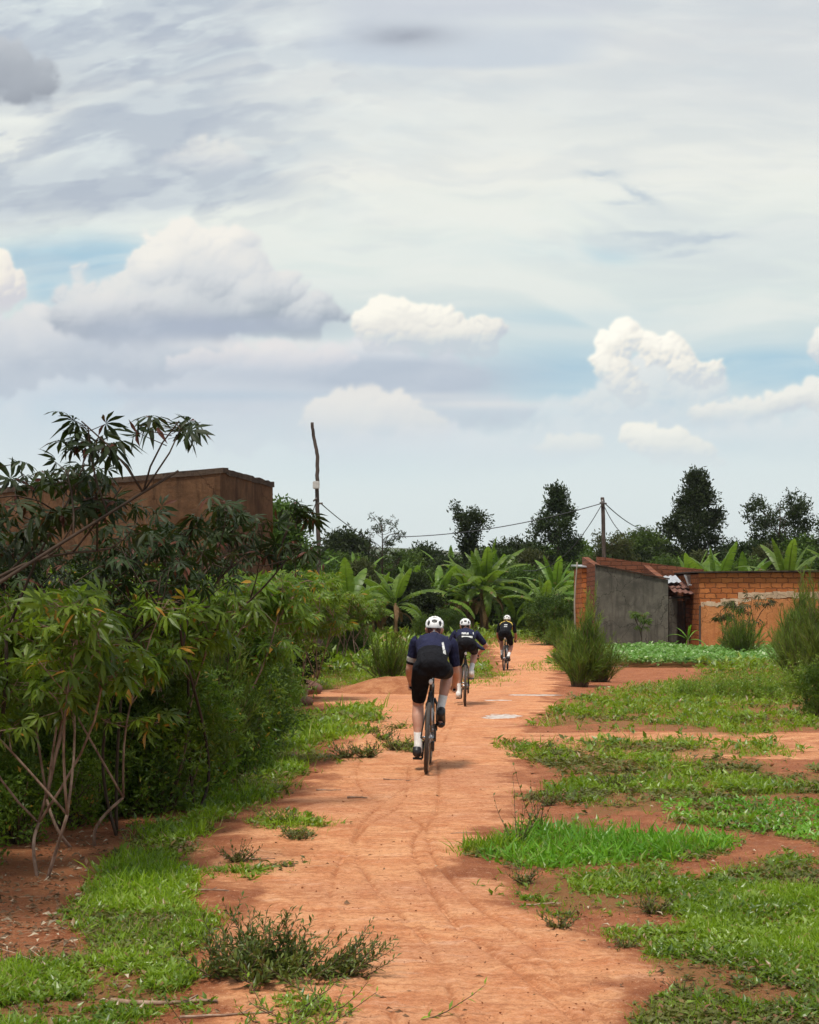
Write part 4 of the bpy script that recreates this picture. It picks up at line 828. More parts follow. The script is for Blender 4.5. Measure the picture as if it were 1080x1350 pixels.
# litter, dry twigs under the hedge; crumbs and pebbles on the soil
g = G(); n = 15000; a, b = sample(n, -200, 1250, 940, 1400, r4); ipx = inpoly(a, b); Xl, Yl = gp(a, b); l, r_e = path_x(Yl)
k = (((ipx == 0) | (r4.uniform(0, 1, n) < .3)) & (Xl < l-.05)) | ((Xl > r_e-.1) & (r4.uniform(0, 1, n) < .22)) | (r4.uniform(0, 1, n) < .012); Xl, Yl = Xl[k], Yl[k]; n = len(Xl)
d = nrm(np.c_[r4.normal(0, 1, n), r4.normal(0, 1, n), r4.uniform(-.05, .3, n)]); scatter(g, T_leaf(.4, .3, .2), frames(d, r4.normal(0, .7, n)), np.c_[Xl, Yl, terr(Xl, Yl)+.012], r4.uniform(.02, .06, n)*np.where(Xl > 0, .75, 1))
n2 = n//4; scatter(g, T_strip(.03), frames(d[:n2]*[1, 1, .4]), np.c_[Xl[:n2]+.03, Yl[:n2], terr(Xl[:n2], Yl[:n2])+.02], r4.uniform(.05, .25, n2)*np.where(Xl[:n2] > 0, .6, 1))
tag(g.build('leaf_litter', MG_litter, smooth=False), 'dry fallen leaves and stalks under the left hedge', 'leaf litter', kind='stuff')
bmi = bmesh.new(); bmesh.ops.create_icosphere(bmi, subdivisions=1, radius=1); ico = (np.array([v.co for v in bmi.verts]), np.array([[v.index for v in f.verts] for f in bmi.faces])); bmi.free()
g = G(); n = 4200; a = r4.uniform(100, 1250, n); b = HY+(1350-HY)*r4.uniform(.12, 1.05, n); Xl, Yl = gp(a, b); d = rdir(n, r4); S = np.exp(r4.normal(math.log(.0021), .5, n))*np.clip(Yl/8, 1, 1.5)
scatter(g, ico, frames(d), np.c_[Xl, Yl, terr(Xl, Yl)+.012+S*.3], np.c_[S, S*r4.uniform(.6, 1.3, n), S*r4.uniform(.5, .9, n)])
tag(g.build('soil_crumbs', M_SOIL), 'small crumbs of red soil scattered over the path', 'soil crumbs', kind='stuff')

# ---- single weeds at the edge of the path
def make_weed(seed, n, L, up, ls, mat, name, wid=.3, k=16, spread=(0, 6.3), jit=.3, cr=0):
    r = np.random.default_rng(seed); root = empty(name, (0, 0, 0)); gw = G(); gl = G()
    for i in range(n):
        a = r.uniform(*spread); e = r.uniform(*up); l = L*r.uniform(.5, 1.1); d = np.array([math.cos(a)*math.cos(e), math.sin(a)*math.cos(e), math.sin(e)])
        b = r.normal(0, cr+.001, 3)*[1, 1, 0]; t = np.linspace(0, 1, 7)[:, None]; P = b+d*l*t+np.array([0, 0, 1])*l*.35*t**2+np.cumsum(r.normal(0, l*.015, (7, 3)), 0)
        P[:, 2] = np.maximum(P[:, 2], .004); tube(gw, P, np.linspace(.0032, .001, 7), 4, cap=False)
        u = np.linspace(.12, 1, k); o = np.stack([np.interp(u*6, np.arange(7), P[:, q]) for q in range(3)], 1); dm = nrm(P[-1]-P[0])
        th = np.arange(k)*2.4; sd = nrm(np.cross(dm, [.1, .2, 1])); q = np.cross(dm, sd)
        dd = nrm(dm*.9+sd*np.cos(th)[:, None]+q*np.sin(th)[:, None]+r.normal(0, jit*.5, (k, 3))+[0, 0, .25])
        scatter(gl, T_leaf(wid), frames(dd, r.normal(0, .4, k)), o, ls*r.uniform(.6, 1.2, k)*(1.1-.5*u))
    gw.build('stem', MB_twig, root); gl.build('foliage', mat, root, smooth=False); return root
def place(o, px, py, rz, label, cat, grp=None, s=1):
    X, Y = gp(px, py); o.location = (float(X), float(Y), float(terr(X, Y))); o.rotation_euler = (0, 0, rz); o.scale = (s, s, s); return tag(o, label, cat, grp)
MG_fg = M_leaf('foreground_weed_leaf', (.035, .060, .010), (.135, .165, .03), (.16, .08, .03), .08, .25, .4, .5)
w1 = make_weed(1, 95, .30, (.02, .85), .068, MG_fg, 'spreading_weed', .30, 26, cr=.13); place(w1, 356, 1288, .3, 'bushy leafy weed spreading over the soil in the foreground', 'weed', s=.88)
w1b = make_weed(12, 34, .28, (.02, .5), .050, MG_fg, 'spreading_weed', .30, 26, spread=(-.6, .5), cr=.06); place(w1b, 415, 1290, 0, 'flat arm of leafy weed pointing right beside the foreground weed', 'weed')
w2 = make_weed(2, 7, .36, (.9, 1.45), .05, MG_purple, 'upright_weed', .45, 11); place(w2, 684, 1120, 0, 'thin upright weed with small dark leaves at the left tip of the bright grass', 'weed', 'upright weeds beside the path')
w3 = copy_tree(w2); place(w3, 708, 1100, 2, 'thin upright weed behind the first, its leaves browner', 'weed', 'upright weeds beside the path', 1.05)
w4 = make_weed(4, 20, .12, (.02, .6), .032, MG_purple, 'low_weed', .5, 11)
lows = [(312, 1138, 'low dull weed on the path edge below the twig'), (392, 1110, 'flat weed patch near the left edge of the path'), (372, 1088, 'dark low weed spilling from the verge onto the path'), (505, 976, 'small weed left of the front rider'), (522, 990, 'tiny tuft beside the left foot of the front rider'), (458, 1000, 'purple-brown weed on the left of the path'), (484, 1000, 'purple-brown weed next to its twin left of the path'), (735, 1226, 'low weed at the lower tip of the right grass'), (825, 1252, 'lone sprig on bare soil near the right grass'), (900, 1310, 'long-leaved weed at the corner of the right lawn'), (722, 1062, 'small weed at the path edge above the bright grass'), (300, 1290, 'weed hiding the base of the foreground stalks'), (742, 1002, 'reddish weed at the path edge on the right'), (812, 1040, 'brown weed in the right grass'), (690, 1165, 'weed at the sharp tip of the right grass'), (860, 1205, 'round-leaved weed in the right grass')]
for i, (a, b, lb) in enumerate(lows): place(w4 if i == 0 else copy_tree(w4), a, b, i*1.7, lb, 'weed', 'low weeds along the path', rg.uniform(.7, 1.25)*min(2, max(.8, EYE*F/(b-HY)/10)))
w5 = make_weed(6, 22, .3, (.0, .5), .05, MG_weed, 'creeping_weed', .3, 16, cr=.12); place(w5, 385, 1352, 1, 'bright creeping weed at the bottom edge of the photo', 'weed')
# fallen sticks, stone, puddles
MS_ = M_bark('dry_stick', (.36, .25, .18), (.2, .12, .08), 20)
sticks = [(262, 1178, .26, .12, .007, 'pale bare stick lying on the grass edge at the left'), (345, 1136, .16, .2, .006, 'short pale twig among the weeds on the left of the path'), (530, 1030, .34, -.1, .006, 'long thin stick lying across the path before the front rider'), (432, 1044, .2, .2, .008, 'dark twig on the left side of the path'), (470, 1055, .16, -.1, .010, 'short dark bit of wood on the path'), (715, 1196, .22, .35, .006, 'twig at the lower edge of the right grass'), (215, 1326, .4, .1, .012, 'grey stick beside the stalks of the foreground weed'), (300, 1342, .35, .3, .006, 'thin stick at the bottom edge left of centre'), (810, 880, .9, .3, .02, 'long branch on the soil before the crop field'), (608, 1102, .14, 0, .004, 'small twig in the middle of the path')]
for a, b, L, an, rd, lb in sticks:
    g = G(); r = np.random.default_rng(int(a)); t = np.linspace(-.5, .5, 7)[:, None]; P = np.array([math.cos(an), math.sin(an), 0])*L*t+np.cumsum(r.normal(0, L*.02, (7, 3)), 0)*[1, 1, .4]; P[:, 2] += rd*.8+.012-P[:, 2].min()*.5
    tube(g, P, np.linspace(rd, rd*.5, 7), 6); tube(g, [P[4], P[4]+np.array([.1*L, .16*L, rd])], [rd*.5, rd*.2], 5)
    o = g.build('fallen_stick', MS_); place(o, a, b, 0, lb, 'stick', 'fallen sticks')
def stone(a, b, s, mat, lb, sd):
    bm = bmesh.new(); bmesh.ops.create_icosphere(bm, subdivisions=3, radius=1); V = np.array([v.co for v in bm.verts]); Fa = np.array([[v.index for v in f.verts] for f in bm.faces]); bm.free()
    V = V*(1+.35*(fbm(V[:, 0]*1.7+sd, V[:, 1]*1.7+V[:, 2], sd, 3)-.5))[:, None]*[s, s*.8, s*.55]; g = G(); g.add(V+[0, 0, s*.35], Fa); o = g.build('stone', mat); place(o, a, b, sd, lb, 'stone', 'stones on the path')
M_ST = M_plain('pale_stone', (.62, .58, .54), .8, c2=(.35, .3, .27), scale=60, bump=.4)
M_ST2 = M_plain('brown_stone', (.16, .07, .045), .85, c2=(.10, .05, .03), scale=30, bump=.4)
stone(737, 1270, .018, M_ST, 'small white stone on the bare soil at the right', 1); stone(718, 1268, .008, M_ST2, 'tiny dark pebble left of the white stone', 2)
stone(404, 916, .30, M_ST2, 'brown rounded clod by the stems at the clearing', 3); stone(402, 930, .16, M_ST2, 'small dark clod before the brown one at the clearing', 4)
# the low mound in the clearing
mnd = G(); u = np.linspace(-1, 1, 40); A_, B_ = np.meshgrid(u, u); Hm = .33*np.clip(1-A_**2*1.0-B_**2, 0, 1)**1.3*(.8+.4*fbm(A_*3+5, B_*3+5, 5, 3))-.03
i = np.arange(39)[:, None]*40; j = np.arange(39)[None]; mnd.add(np.c_[A_.ravel()*1.5, B_.ravel()*1.3, Hm.ravel()], np.stack([i+j, i+j+1, i+41+j, i+40+j], -1).reshape(-1, 4))
o = mnd.build('soil_mound', M_SOIL, attrs=dict(worn=np.full(1600, .42), green=np.full(1600, .18), track=np.full(1600, .3))); tag(o, kind='structure'); o.location = (PX(527, 30.5), 30.5, float(terr(-.2, 30.5)))
# puddles
m, t, b = newmat('muddy_water_sky_tint'); t.put(b.inputs['Base Color'], t.mix(t.ramp(t.noise(pos(t), 9, 4, .7), .46, .60), (.66, .57, .50), (.42, .24, .15))); b.inputs['Roughness'].default_value = .06; b.inputs['Specular IOR Level'].default_value = .9  # milky mud water; the pale tone also paints in the bright sky reflection
M_PUD = m; b.inputs['Roughness'].default_value = .28
for a, b_, rx, ry, lb in [(665, 946, .34, .55, 'brightest muddy puddle on the path, sky reflection put into its pale colour'), (700, 917, .52, .28, 'thin far puddle on the right of the path'), (655, 924, .28, .18, 'thin puddle between the bright one and the far one')]:
    g = G(); k = 48; an = np.linspace(0, 2*np.pi, k, endpoint=False); rr = .45+1.0*fbm(np.cos(an)*2.6+a, np.sin(an)*2.6+b_, 3, 4)
    V = np.c_[np.cos(an)*rr*rx, np.sin(an)*rr*ry, np.zeros(k)]; g.add(np.vstack([V, [[0, 0, 0]]]), [(i, (i+1) % k, k) for i in range(k)])
    o = g.build('puddle', M_PUD, smooth=False); X, Y = gp(a, b_); o.location = (float(X), float(Y), float(terr(X, Y))+.010); tag(o, kind='structure')
# ------------------------------------------------------------------ buildings
def M_mud(name, c1, c2, stain, sc=1.0, streak=.6, bump=.6):
    m, t, b = newmat(name); o = obj(t)
    mp = t.new('ShaderNodeMapping'); t.put(mp.inputs[0], o); mp.inputs['Scale'].default_value = (1, 1, .12)
    n = t.noise(o, 1.6*sc, 6, .68, .5); f = t.noise(o, 14*sc, 5, .7); v = t.noise(mp.outputs[0], 5*sc, 5, .65)
    c = t.mix(t.ramp(n, .35, .65), c1, c2); c = t.mix(t.ramp(v, .46, .66, 0, streak), c, stain); c = t.mix(t.ramp(t.noise(o, .9*sc, 4, .7, 1.0), .52, .60, 0, .35), c, tuple(x*.6 for x in c1)); ck = t.new('ShaderNodeTexVoronoi', feature='DISTANCE_TO_EDGE'); t.put(ck.inputs['Vector'], t.vmath('ADD', o, t.vmath('MULTIPLY', t.noise(o, 3, 3, .6, col=True), (.5, .5, .5)))); ck.inputs['Scale'].default_value = .8; c = t.mix(t.ramp(ck.outputs['Distance'], .012, .004, 0, .7), c, tuple(x*.35 for x in c1)); c = t.mix(t.ramp(f, .55, .8, 0, .45), c, tuple(x*.55 for x in c1))
    c = t.mix(t.ramp(t.noise(o, 42*sc, 2, .5), .68, .74, 0, .5), c, tuple(min(1, x*2.2) for x in c1))
    t.put(b.inputs['Base Color'], c); b.inputs['Roughness'].default_value = .95; b.inputs['Specular IOR Level'].default_value = .15
    t.put(b.inputs['Normal'], t.bump(t.math('ADD', f, n), bump, .03)); return m
def M_brick(name, c1, c2, mortar, w=.44, h=.21):
    m, t, b = newmat(name); o = obj(t); sp = t.new('ShaderNodeSeparateXYZ'); t.put(sp.inputs[0], o)
    cb = t.new('ShaderNodeCombineXYZ'); t.put(cb.inputs[0], t.math('ADD', sp.outputs[0], sp.outputs[1])); t.put(cb.inputs[1], sp.outputs[2])
    wv = t.vmath('SUBTRACT', t.noise(o, 5, 3, .6, col=True), (.5, .5, .5)); vec = t.vmath('ADD', cb.outputs[0], t.vmath('MULTIPLY', wv, (.22, .13, 0)))
    br = t.new('ShaderNodeTexBrick', offset=.5); t.put(br.inputs['Vector'], vec)
    for k_, v_ in (('Scale', 1), ('Mortar Size', .022), ('Mortar Smooth', .4), ('Brick Width', w), ('Row Height', h), ('Bias', 0)): br.inputs[k_].default_value = v_
    t.put(br.inputs['Color1'], c1); t.put(br.inputs['Color2'], c2); t.put(br.inputs['Mortar'], mortar)
    n = t.noise(o, 2.2, 5, .65); f = t.noise(o, 18, 5, .7)
    c = t.mix(t.ramp(n, .4, .7, 0, .55), br.outputs[0], tuple(x*.6 for x in c1)); c = t.mix(t.ramp(f, .5, .75, 0, .5), c, mortar)
    t.put(b.inputs['Base Color'], c); b.inputs['Roughness'].default_value = .93; b.inputs['Specular IOR Level'].default_value = .15
    hgt = t.math('ADD', t.math('MULTIPLY', br.outputs[1], -1.0), t.math('MULTIPLY', f, .7)); t.put(b.inputs['Normal'], t.bump(hgt, .8, .03)); return m
MM_mud = M_mud('brown_mud_plaster', (.082, .043, .022), (.140, .076, .039), (.034, .019, .011))
MM_cap = M_mud('dark_weathered_cap', (.05, .036, .028), (.085, .06, .042), (.03, .02, .015), 2)
MM_grey = M_mud('grey_cement_render', (.080, .073, .060), (.135, .122, .098), (.045, .040, .033), 1.2, .6, .4)
MM_orange = M_mud('orange_mud_plaster', (.46, .175, .062), (.56, .235, .09), (.34, .12, .05), 1.2, .35, .8)
MM_band = M_mud('pale_plaster_band', (.50, .34, .22), (.62, .46, .32), (.35, .2, .12), 2, .4, .5)
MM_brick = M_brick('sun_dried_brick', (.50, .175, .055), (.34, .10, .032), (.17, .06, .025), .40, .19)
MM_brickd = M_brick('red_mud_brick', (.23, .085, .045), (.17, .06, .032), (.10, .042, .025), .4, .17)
MM_rust = M_mud('rusty_sheet', (.13, .05, .035), (.21, .10, .075), (.30, .26, .24), 3, .5, .3)
MM_tin = M_plain('new_tin_sheet', (.72, .74, .76), .35, .7, c2=(.55, .56, .58), scale=6)
MM_wood = M_bark('door_board', (.10, .04, .03), (.06, .025, .02), 6)
MM_pole = M_bark('pole_wood', (.10, .075, .062), (.045, .033, .028), 10)
def wallseg(g, A, d, L, z0, za, zb, th, mi=0, rough=0, seg=1, seed=0):
    """upright wall from A along unit d, thickness th to the back (normal = d rotated left); top may slope and be uneven"""
    d = np.array(d, float); nn = np.array([-d[1], d[0]]); r = np.random.default_rng(seed); P = []
    t = np.linspace(0, 1, seg+1); zt = za+(zb-za)*t+r.uniform(-rough, 0, seg+1)
    V = []
    for a, z in zip(t, zt):
        p = np.array(A)+d*L*a; q = p+nn*th; V += [(*p, z0), (*p, z), (*q, z), (*q, z0)]
    Fs = []
    for i in range(seg):
        k = i*4; Fs += [(k, k+4, k+5, k+1), (k+1, k+5, k+6, k+2), (k+2, k+6, k+7, k+3), (k+3, k+7, k+4, k)]
    Fs += [(0, 1, 2, 3), (seg*4+3, seg*4+2, seg*4+1, seg*4)]
    g.add(V, Fs, mi)
def wobj(name, mat, parent, segs, **kw):
    g = G()
    for s in segs: wallseg(g, *s[:7], **(s[7] if len(s) > 7 else {}))
    return g.build(name, mat, parent, smooth=False, **kw)
def tilt(v): n = math.hypot(*v); return (v[0]/n, v[1]/n)
# mud building on the left
root = empty('mud_building', (-3.6, 30, float(terr(-3.6, 30))), 0, 'brown mud-plastered flat-roofed building behind the left hedge', 'building')
dl, dr = tilt((-.97, .25)), tilt((.25, .97)); LL, DR = 11.0, 3.0
zc, zl, zr = 4.24, 4.24-.062*LL, 4.20; c0 = np.array([0., 0.])
pl = c0+np.array(dl)*LL; pr = c0+np.array(dr)*DR; pb = pl+np.array(dr)*DR
g = G(); wallseg(g, pl, (-dl[0], -dl[1]), LL, -.2, zl, zc, .25, 0, .012, 14, 1); g.build('wall', MM_mud, root, smooth=False)
g = G(); wallseg(g, c0+np.array(dr)*.25, dr, DR-.5, -.2, zc-.003, zr, .25, 0, .01, 5, 2); g.build('wall', MM_mud, root, smooth=False)
g = G(); wallseg(g, pr, dl, LL, -.2, zr-.02, zl-.02, .25, 0, .01, 8, 3); g.build('wall', MM_mud, root, smooth=False)
g = G(); wallseg(g, pb-np.array(dr)*.25, (-dr[0], -dr[1]), DR-.5, -.2, zl-.02, zl-.01, .25, 0, .01, 3, 4); g.build('wall', MM_mud, root, smooth=False)
g = G(); dL, dR = np.array(dl), np.array(dr)
def capstrip(A, B, za, zb, out, seed, n=16):
    r = np.random.default_rng(seed); t = np.linspace(0, 1, n); A = np.array(A); B = np.array(B); o = np.array(out)
    V = []
    for a in t:
        p = A+(B-A)*a; z = za+(zb-za)*a+r.normal(0, .008); q = r.normal(0, .006)
        V += [(*(p+o*(.022+q)), z-.06), (*(p+o*(.018+q)), z+.05+r.normal(0, .008)), (*(p-o*.28), z+.06), (*(p-o*.28), z-.02)]
    Fs = []
    for i in range(n-1):
        k = i*4; Fs += [(k, k+4, k+5, k+1), (k+1, k+5, k+6, k+2), (k+2, k+6, k+7, k+3), (k+3, k+7, k+4, k)]
    k = (n-1)*4; Fs += [(0, 1, 2, 3), (k+3, k+2, k+1, k)]; g.add(V, Fs)
capstrip(pl-dL*-.05, c0-dL*.06, zl+.01, zc+.01, -dR, 1, 26); capstrip(c0+dR*.285, pr+dR*.05, zc+.012, zr+.012, -dL, 2); capstrip(pr+dL*.285, pb, zr-.005, zl-.005, dR, 3)
g.build('parapet', MM_cap, root, smooth=False)
g = G(); a, b, c_, d_ = c0+dL*.25+dR*.25, pl-dL*.25+dR*.25, pb-dL*.25-dR*.25, pr+dL*.25-dR*.25
hexa(g, [(*a, zc-.35), (*b, zl-.3), (*c_, zl-.3), (*d_, zc-.35), (*a, zc-.2), (*b, zl-.15), (*c_, zl-.15), (*d_, zc-.2)]); g.build('roof', MM_cap, root, smooth=False)

# houses on the right
HYd = 57.0; z0 = float(terr(12, HYd)); X_ = lambda p, Y=HYd: PX(p, Y); Z_ = lambda p, Y=HYd: PZ(p, Y)
base = (X_(786), HYd, z0)
root = empty('roofless_house', base, 0, 'roofless house with grey plastered front wall and sloping brick rear wall', 'house')
def hw(x0, x1, Y, ta, tb, th=.22, **kw): return ((x0-base[0], Y-base[1]), (1, 0), x1-x0, -.3, Z_(ta, Y)-z0, Z_(tb, Y)-z0, th, kw)
g = G(); wallseg(g, *hw(X_(785.5), X_(881), HYd, 745, 764, rough=.02, seg=10, seed=4)[:7], rough=.02, seg=10, seed=4); g.build('front_wall', MM_grey, root, smooth=False)
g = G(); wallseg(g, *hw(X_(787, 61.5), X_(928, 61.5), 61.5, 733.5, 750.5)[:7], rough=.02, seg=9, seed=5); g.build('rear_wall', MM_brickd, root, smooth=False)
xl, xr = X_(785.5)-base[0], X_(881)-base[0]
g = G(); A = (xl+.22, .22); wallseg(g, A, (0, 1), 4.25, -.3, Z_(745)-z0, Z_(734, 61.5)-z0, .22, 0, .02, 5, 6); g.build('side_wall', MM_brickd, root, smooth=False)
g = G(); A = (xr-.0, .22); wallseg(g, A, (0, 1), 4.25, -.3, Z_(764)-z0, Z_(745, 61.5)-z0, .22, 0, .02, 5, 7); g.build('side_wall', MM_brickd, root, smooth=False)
g = G(); r = np.random.default_rng(3)
def plank(A, B, wd, th):
    A = np.array(A, float); B = np.array(B, float); d = nrm(B-A); s = nrm(np.cross(d, [0, 0, 1]))*wd; u = np.array([0, 0, th])
    hexa(g, [A-s, B-s, B+s, A+s, A-s+u, B-s+u, B+s+u, A+s+u])
plank((xl-.02, .05, Z_(745)-z0+.004), (xr+.05, .05, Z_(764)-z0+.004), .12, .035); g.build('coping', MM_cap, root, smooth=False)
# left brick annex
root = empty('brick_annex', (X_(767, 60), 60, float(terr(14, 60))), 0, 'narrow orange brick wall with a tin edge left of the grey wall', 'building')
zb = float(terr(14, 60)); g = G(); wallseg(g, (0, 0), (1, 0), X_(787, 60)-X_(767, 60), -.3, Z_(748, 60)-zb, Z_(750, 60)-zb, .22, 0, .0, 1); wallseg(g, (.22, .22), (0, 1), 2.6, -.3, Z_(748, 60)-zb, Z_(748, 60)-zb, .22); g.build('wall', MM_brick, root, smooth=False)
g = G(); hexa(g, [(-.12, -.12, Z_(747.5, 60)-zb), (.62, -.12, Z_(749, 60)-zb), (.62, 2.8, Z_(747, 60)-zb+.1), (-.12, 2.8, Z_(747, 60)-zb+.1), (-.12, -.12, Z_(746.6, 60)-zb+.02), (.62, -.12, Z_(748.1, 60)-zb+.02), (.62, 2.8, Z_(746, 60)-zb+.13), (-.12, 2.8, Z_(746, 60)-zb+.13)]); g.build('tin_roof', MM_tin, root, smooth=False)
# lean-to with rusty roof and door between the two houses
Yd = 58.6; zd = float(terr(19, Yd)); bx = X_(883, Yd)
root = empty('lean_to_shed', (bx, Yd, zd), 0, 'rusty tin-roofed lean-to with dark doors between the grey wall and the brick house', 'shed')
def lx(p, Y=Yd): return PX(p, Y)-bx
def lz(p, Y=Yd): return PZ(p, Y)-zd
g = G(); wallseg(g, (lx(882), 0), (1, 0), lx(893)-lx(882), -.3, lz(789), lz(789), .15, 0, .01, 2); g.build('door_post', MM_grey, root, smooth=False)
def boards(g, x0, x1, z0_, z1, y, n, r):
    xs = np.linspace(x0, x1, n+1)
    for a, b in zip(xs[:-1], xs[1:]): yy = y+r.normal(0, .006); box(g, (a+.006, yy, z0_), (b-.006, yy+.03, z1+r.normal(0, .01)))
r = np.random.default_rng(9)
g = G(); boards(g, lx(893.5), lx(906), .0, lz(792), .35, 3, r); d_o = g.build('door', M_plain('dark_door', (.035, .018, .015), .8, c2=(.06, .03, .02), scale=8), root, smooth=False)
g = G(); tube(g, [(lx(903), .33, lz(815)), (lx(903), .27, lz(815)), (lx(903), .27, lz(812)), (lx(903), .33, lz(812))], .012, 5); g.build('handle', MM_rust, d_o)
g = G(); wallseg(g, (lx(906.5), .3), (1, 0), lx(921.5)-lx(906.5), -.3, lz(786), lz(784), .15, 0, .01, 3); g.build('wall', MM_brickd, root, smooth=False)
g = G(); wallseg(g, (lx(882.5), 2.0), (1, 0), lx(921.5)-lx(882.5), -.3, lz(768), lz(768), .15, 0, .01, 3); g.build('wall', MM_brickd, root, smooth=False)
g = G(); tube(g, [(lx(893), .30, -.1), (lx(893), .30, lz(788))], .05, 5); tube(g, [(lx(921), .1, -.1), (lx(921), .1, lz(786))], .055, 5); tube(g, [(lx(884), .25, lz(788)), (lx(922), .25, lz(787))], .05, 5); g.build('frame', MM_pole, root)
def corr(g, x0, x1, ya, yb, za, zb_, n=28, amp=.022, skew=0, roll=0):
    u = np.linspace(0, 1, n*2+1); V = []; 
    for k, (yy, zz) in enumerate(((ya, za), (yb, zb_))):
        for a in u: V.append((x0+(x1-x0)*a+skew*k, yy+.03*math.sin(a*9), zz+amp*math.cos(a*n*np.pi)+roll*a))
    m_ = len(u); V = np.array(V); V2 = V-[0, 0, .006]; VV = np.vstack([V, V2]); F_ = [(i, i+1, m_+i+1, m_+i) for i in range(m_-1)]; F2 = [(2*m_+i+1, 2*m_+i, 3*m_+i, 3*m_+i+1) for i in range(m_-1)]
    F3 = [(i+1, i, 2*m_+i, 2*m_+i+1) for i in range(m_-1)]; g.add(VV, F_+F2+F3)
g = G(); corr(g, lx(882.8), lx(914), -.55, 1.0, lz(780), lz(771), 9, .025, .1, -.10); g.build('roof_sheet', MM_rust, root, smooth=False)
g = G(); corr(g, lx(884), lx(918), .3, 1.5, lz(774), lz(764), 9, .025, -.1, -.05); g.build('roof_sheet', MM_rust, root, smooth=False)
g = G(); corr(g, lx(881.5), lx(902), .55, 1.9, lz(768), lz(758), 6, .02, .0, .03); g.build('tin_sheet', MM_tin, root, smooth=False)
g = G(); Vt = [(lx(903), .2, lz(757.5)), (lx(920), .2, lz(757)), (lx(917), .25, lz(762)), (lx(908), .1, lz(773))]; Vt = Vt+[(a, b+.02, c) for a, b, c in Vt]; g.add(Vt, [(0, 3, 2, 1), (4, 5, 6, 7), (0, 1, 5, 4), (1, 2, 6, 5), (2, 3, 7, 6), (3, 0, 4, 7)]); g.build('tin_sheet', MM_tin, root, smooth=False)
g = G(); tube(g, [(lx(909), .0, lz(771)), (lx(926), -.1, lz(775))], .03, 4); g.build('frame', MM_tin, root)
# brick house on the right
root = empty('brick_house', (X_(922), HYd, z0), 0, 'long orange brick house with a pale plaster band, right of the lean-to', 'house')
bx2 = X_(922); q = lambda p: X_(p)-bx2; zz = lambda p: Z_(p)-z0; W2 = q(1320)
g = G(); wallseg(g, (0, 0), (1, 0), q(1092), -.3, zz(756), zz(754), .25, 0, 0, 1); g.build('front_wall', MM_brick, root, smooth=False)
g = G(); n_ = 60; r = np.random.default_rng(4); xs = np.linspace(-.001, q(1092)+.001, n_+1)
for i in range(n_):
    xm = (xs[i]+xs[i+1])/2; top = zz(797) if xm < q(973) else zz(789); wob = r.normal(0, .012)
    box(g, (xs[i], -.045+r.normal(0, .004), -.3), (xs[i+1], .0, top+wob))
g.build('mud_plaster', MM_orange, root, smooth=False)
g = G()
for a, b, za, zb2 in ((924, 973, 799.5, 793.5), (950, 990, 793.0, 789.6), (973, 1092, 788.6, 780.5)):
    xs = np.linspace(q(a), q(b), 14)
    for i in range(13): box(g, (xs[i], -.052+r.normal(0, .002), zz(za)+r.normal(0, .02)), (xs[i+1], .0, zz(zb2)+r.normal(0, .015)))
g.build('plaster_band', MM_band, root, smooth=False)
g = G(); hexa(g, [(-.15, -.16, zz(755.2)), (q(1093), -.16, zz(753.4)), (q(1093), 5.4, zz(750)), (-.15, 5.4, zz(752)), (-.15, -.16, zz(755.2)+.05), (q(1093), -.16, zz(753.4)+.05), (q(1093), 5.4, zz(750)+.05), (-.15, 5.4, zz(752)+.05)]); g.build('roof', MM_cap, root, smooth=False)
g = G(); wallseg(g, (.22, .25), (0, 1), 5, -.3, zz(757), zz(754), .22); g.build('side_wall', MM_brick, root, smooth=False)
g = G(); wallseg(g, (q(1092), .25), (0, 1), 5, -.3, zz(757), zz(754), .22); g.build('side_wall', MM_brick, root, smooth=False)
g = G(); wallseg(g, (.0, 5.25), (1, 0), q(1092), -.3, zz(757), zz(757), .22); g.build('rear_wall', MM_brick, root, smooth=False)
g = G(); box(g, (-.02, -.07, -.3), (.05, -.0455, zz(798))); g.build('corner_post', MM_pole, root, smooth=False)
# dark hut past the brick house
root = empty('dark_hut', (X_(1100, 55), 55, float(terr(28, 55))), 0, 'dark thatch-topped hut beside the far end of the brick house', 'hut')
zh = float(terr(28, 55)); g = G(); wallseg(g, (.1, 0), (1, 0), 3.2, -.3, PZ(765, 55)-zh, PZ(765, 55)-zh, .2); wallseg(g, (.3, .2), (0, 1), 2.2, -.3, PZ(765, 55)-zh, PZ(765, 55)-zh, .2); g.build('wall', MM_wood, root, smooth=False)
g = G(); xs = np.linspace(-.15, 3.5, 12); 
V = [(-.05, -.3, PZ(769, 55)-zh), (3.5, -.3, PZ(769, 55)-zh), (3.4, 1.2, PZ(738, 55)-zh), (.1, 1.2, PZ(741, 55)-zh), (3.5, 2.6, PZ(769, 55)-zh), (-.05, 2.6, PZ(769, 55)-zh)]; g.add(V, [(0, 1, 2, 3), (3, 2, 4, 5)]); g.add([V[0], V[3], V[5]], [(0, 1, 2)]); g.add([V[1], V[4], V[2]], [(0, 1, 2)]); g.build('roof', M_bark('old_thatch', (.10, .075, .05), (.05, .035, .025), 5), root, smooth=False)

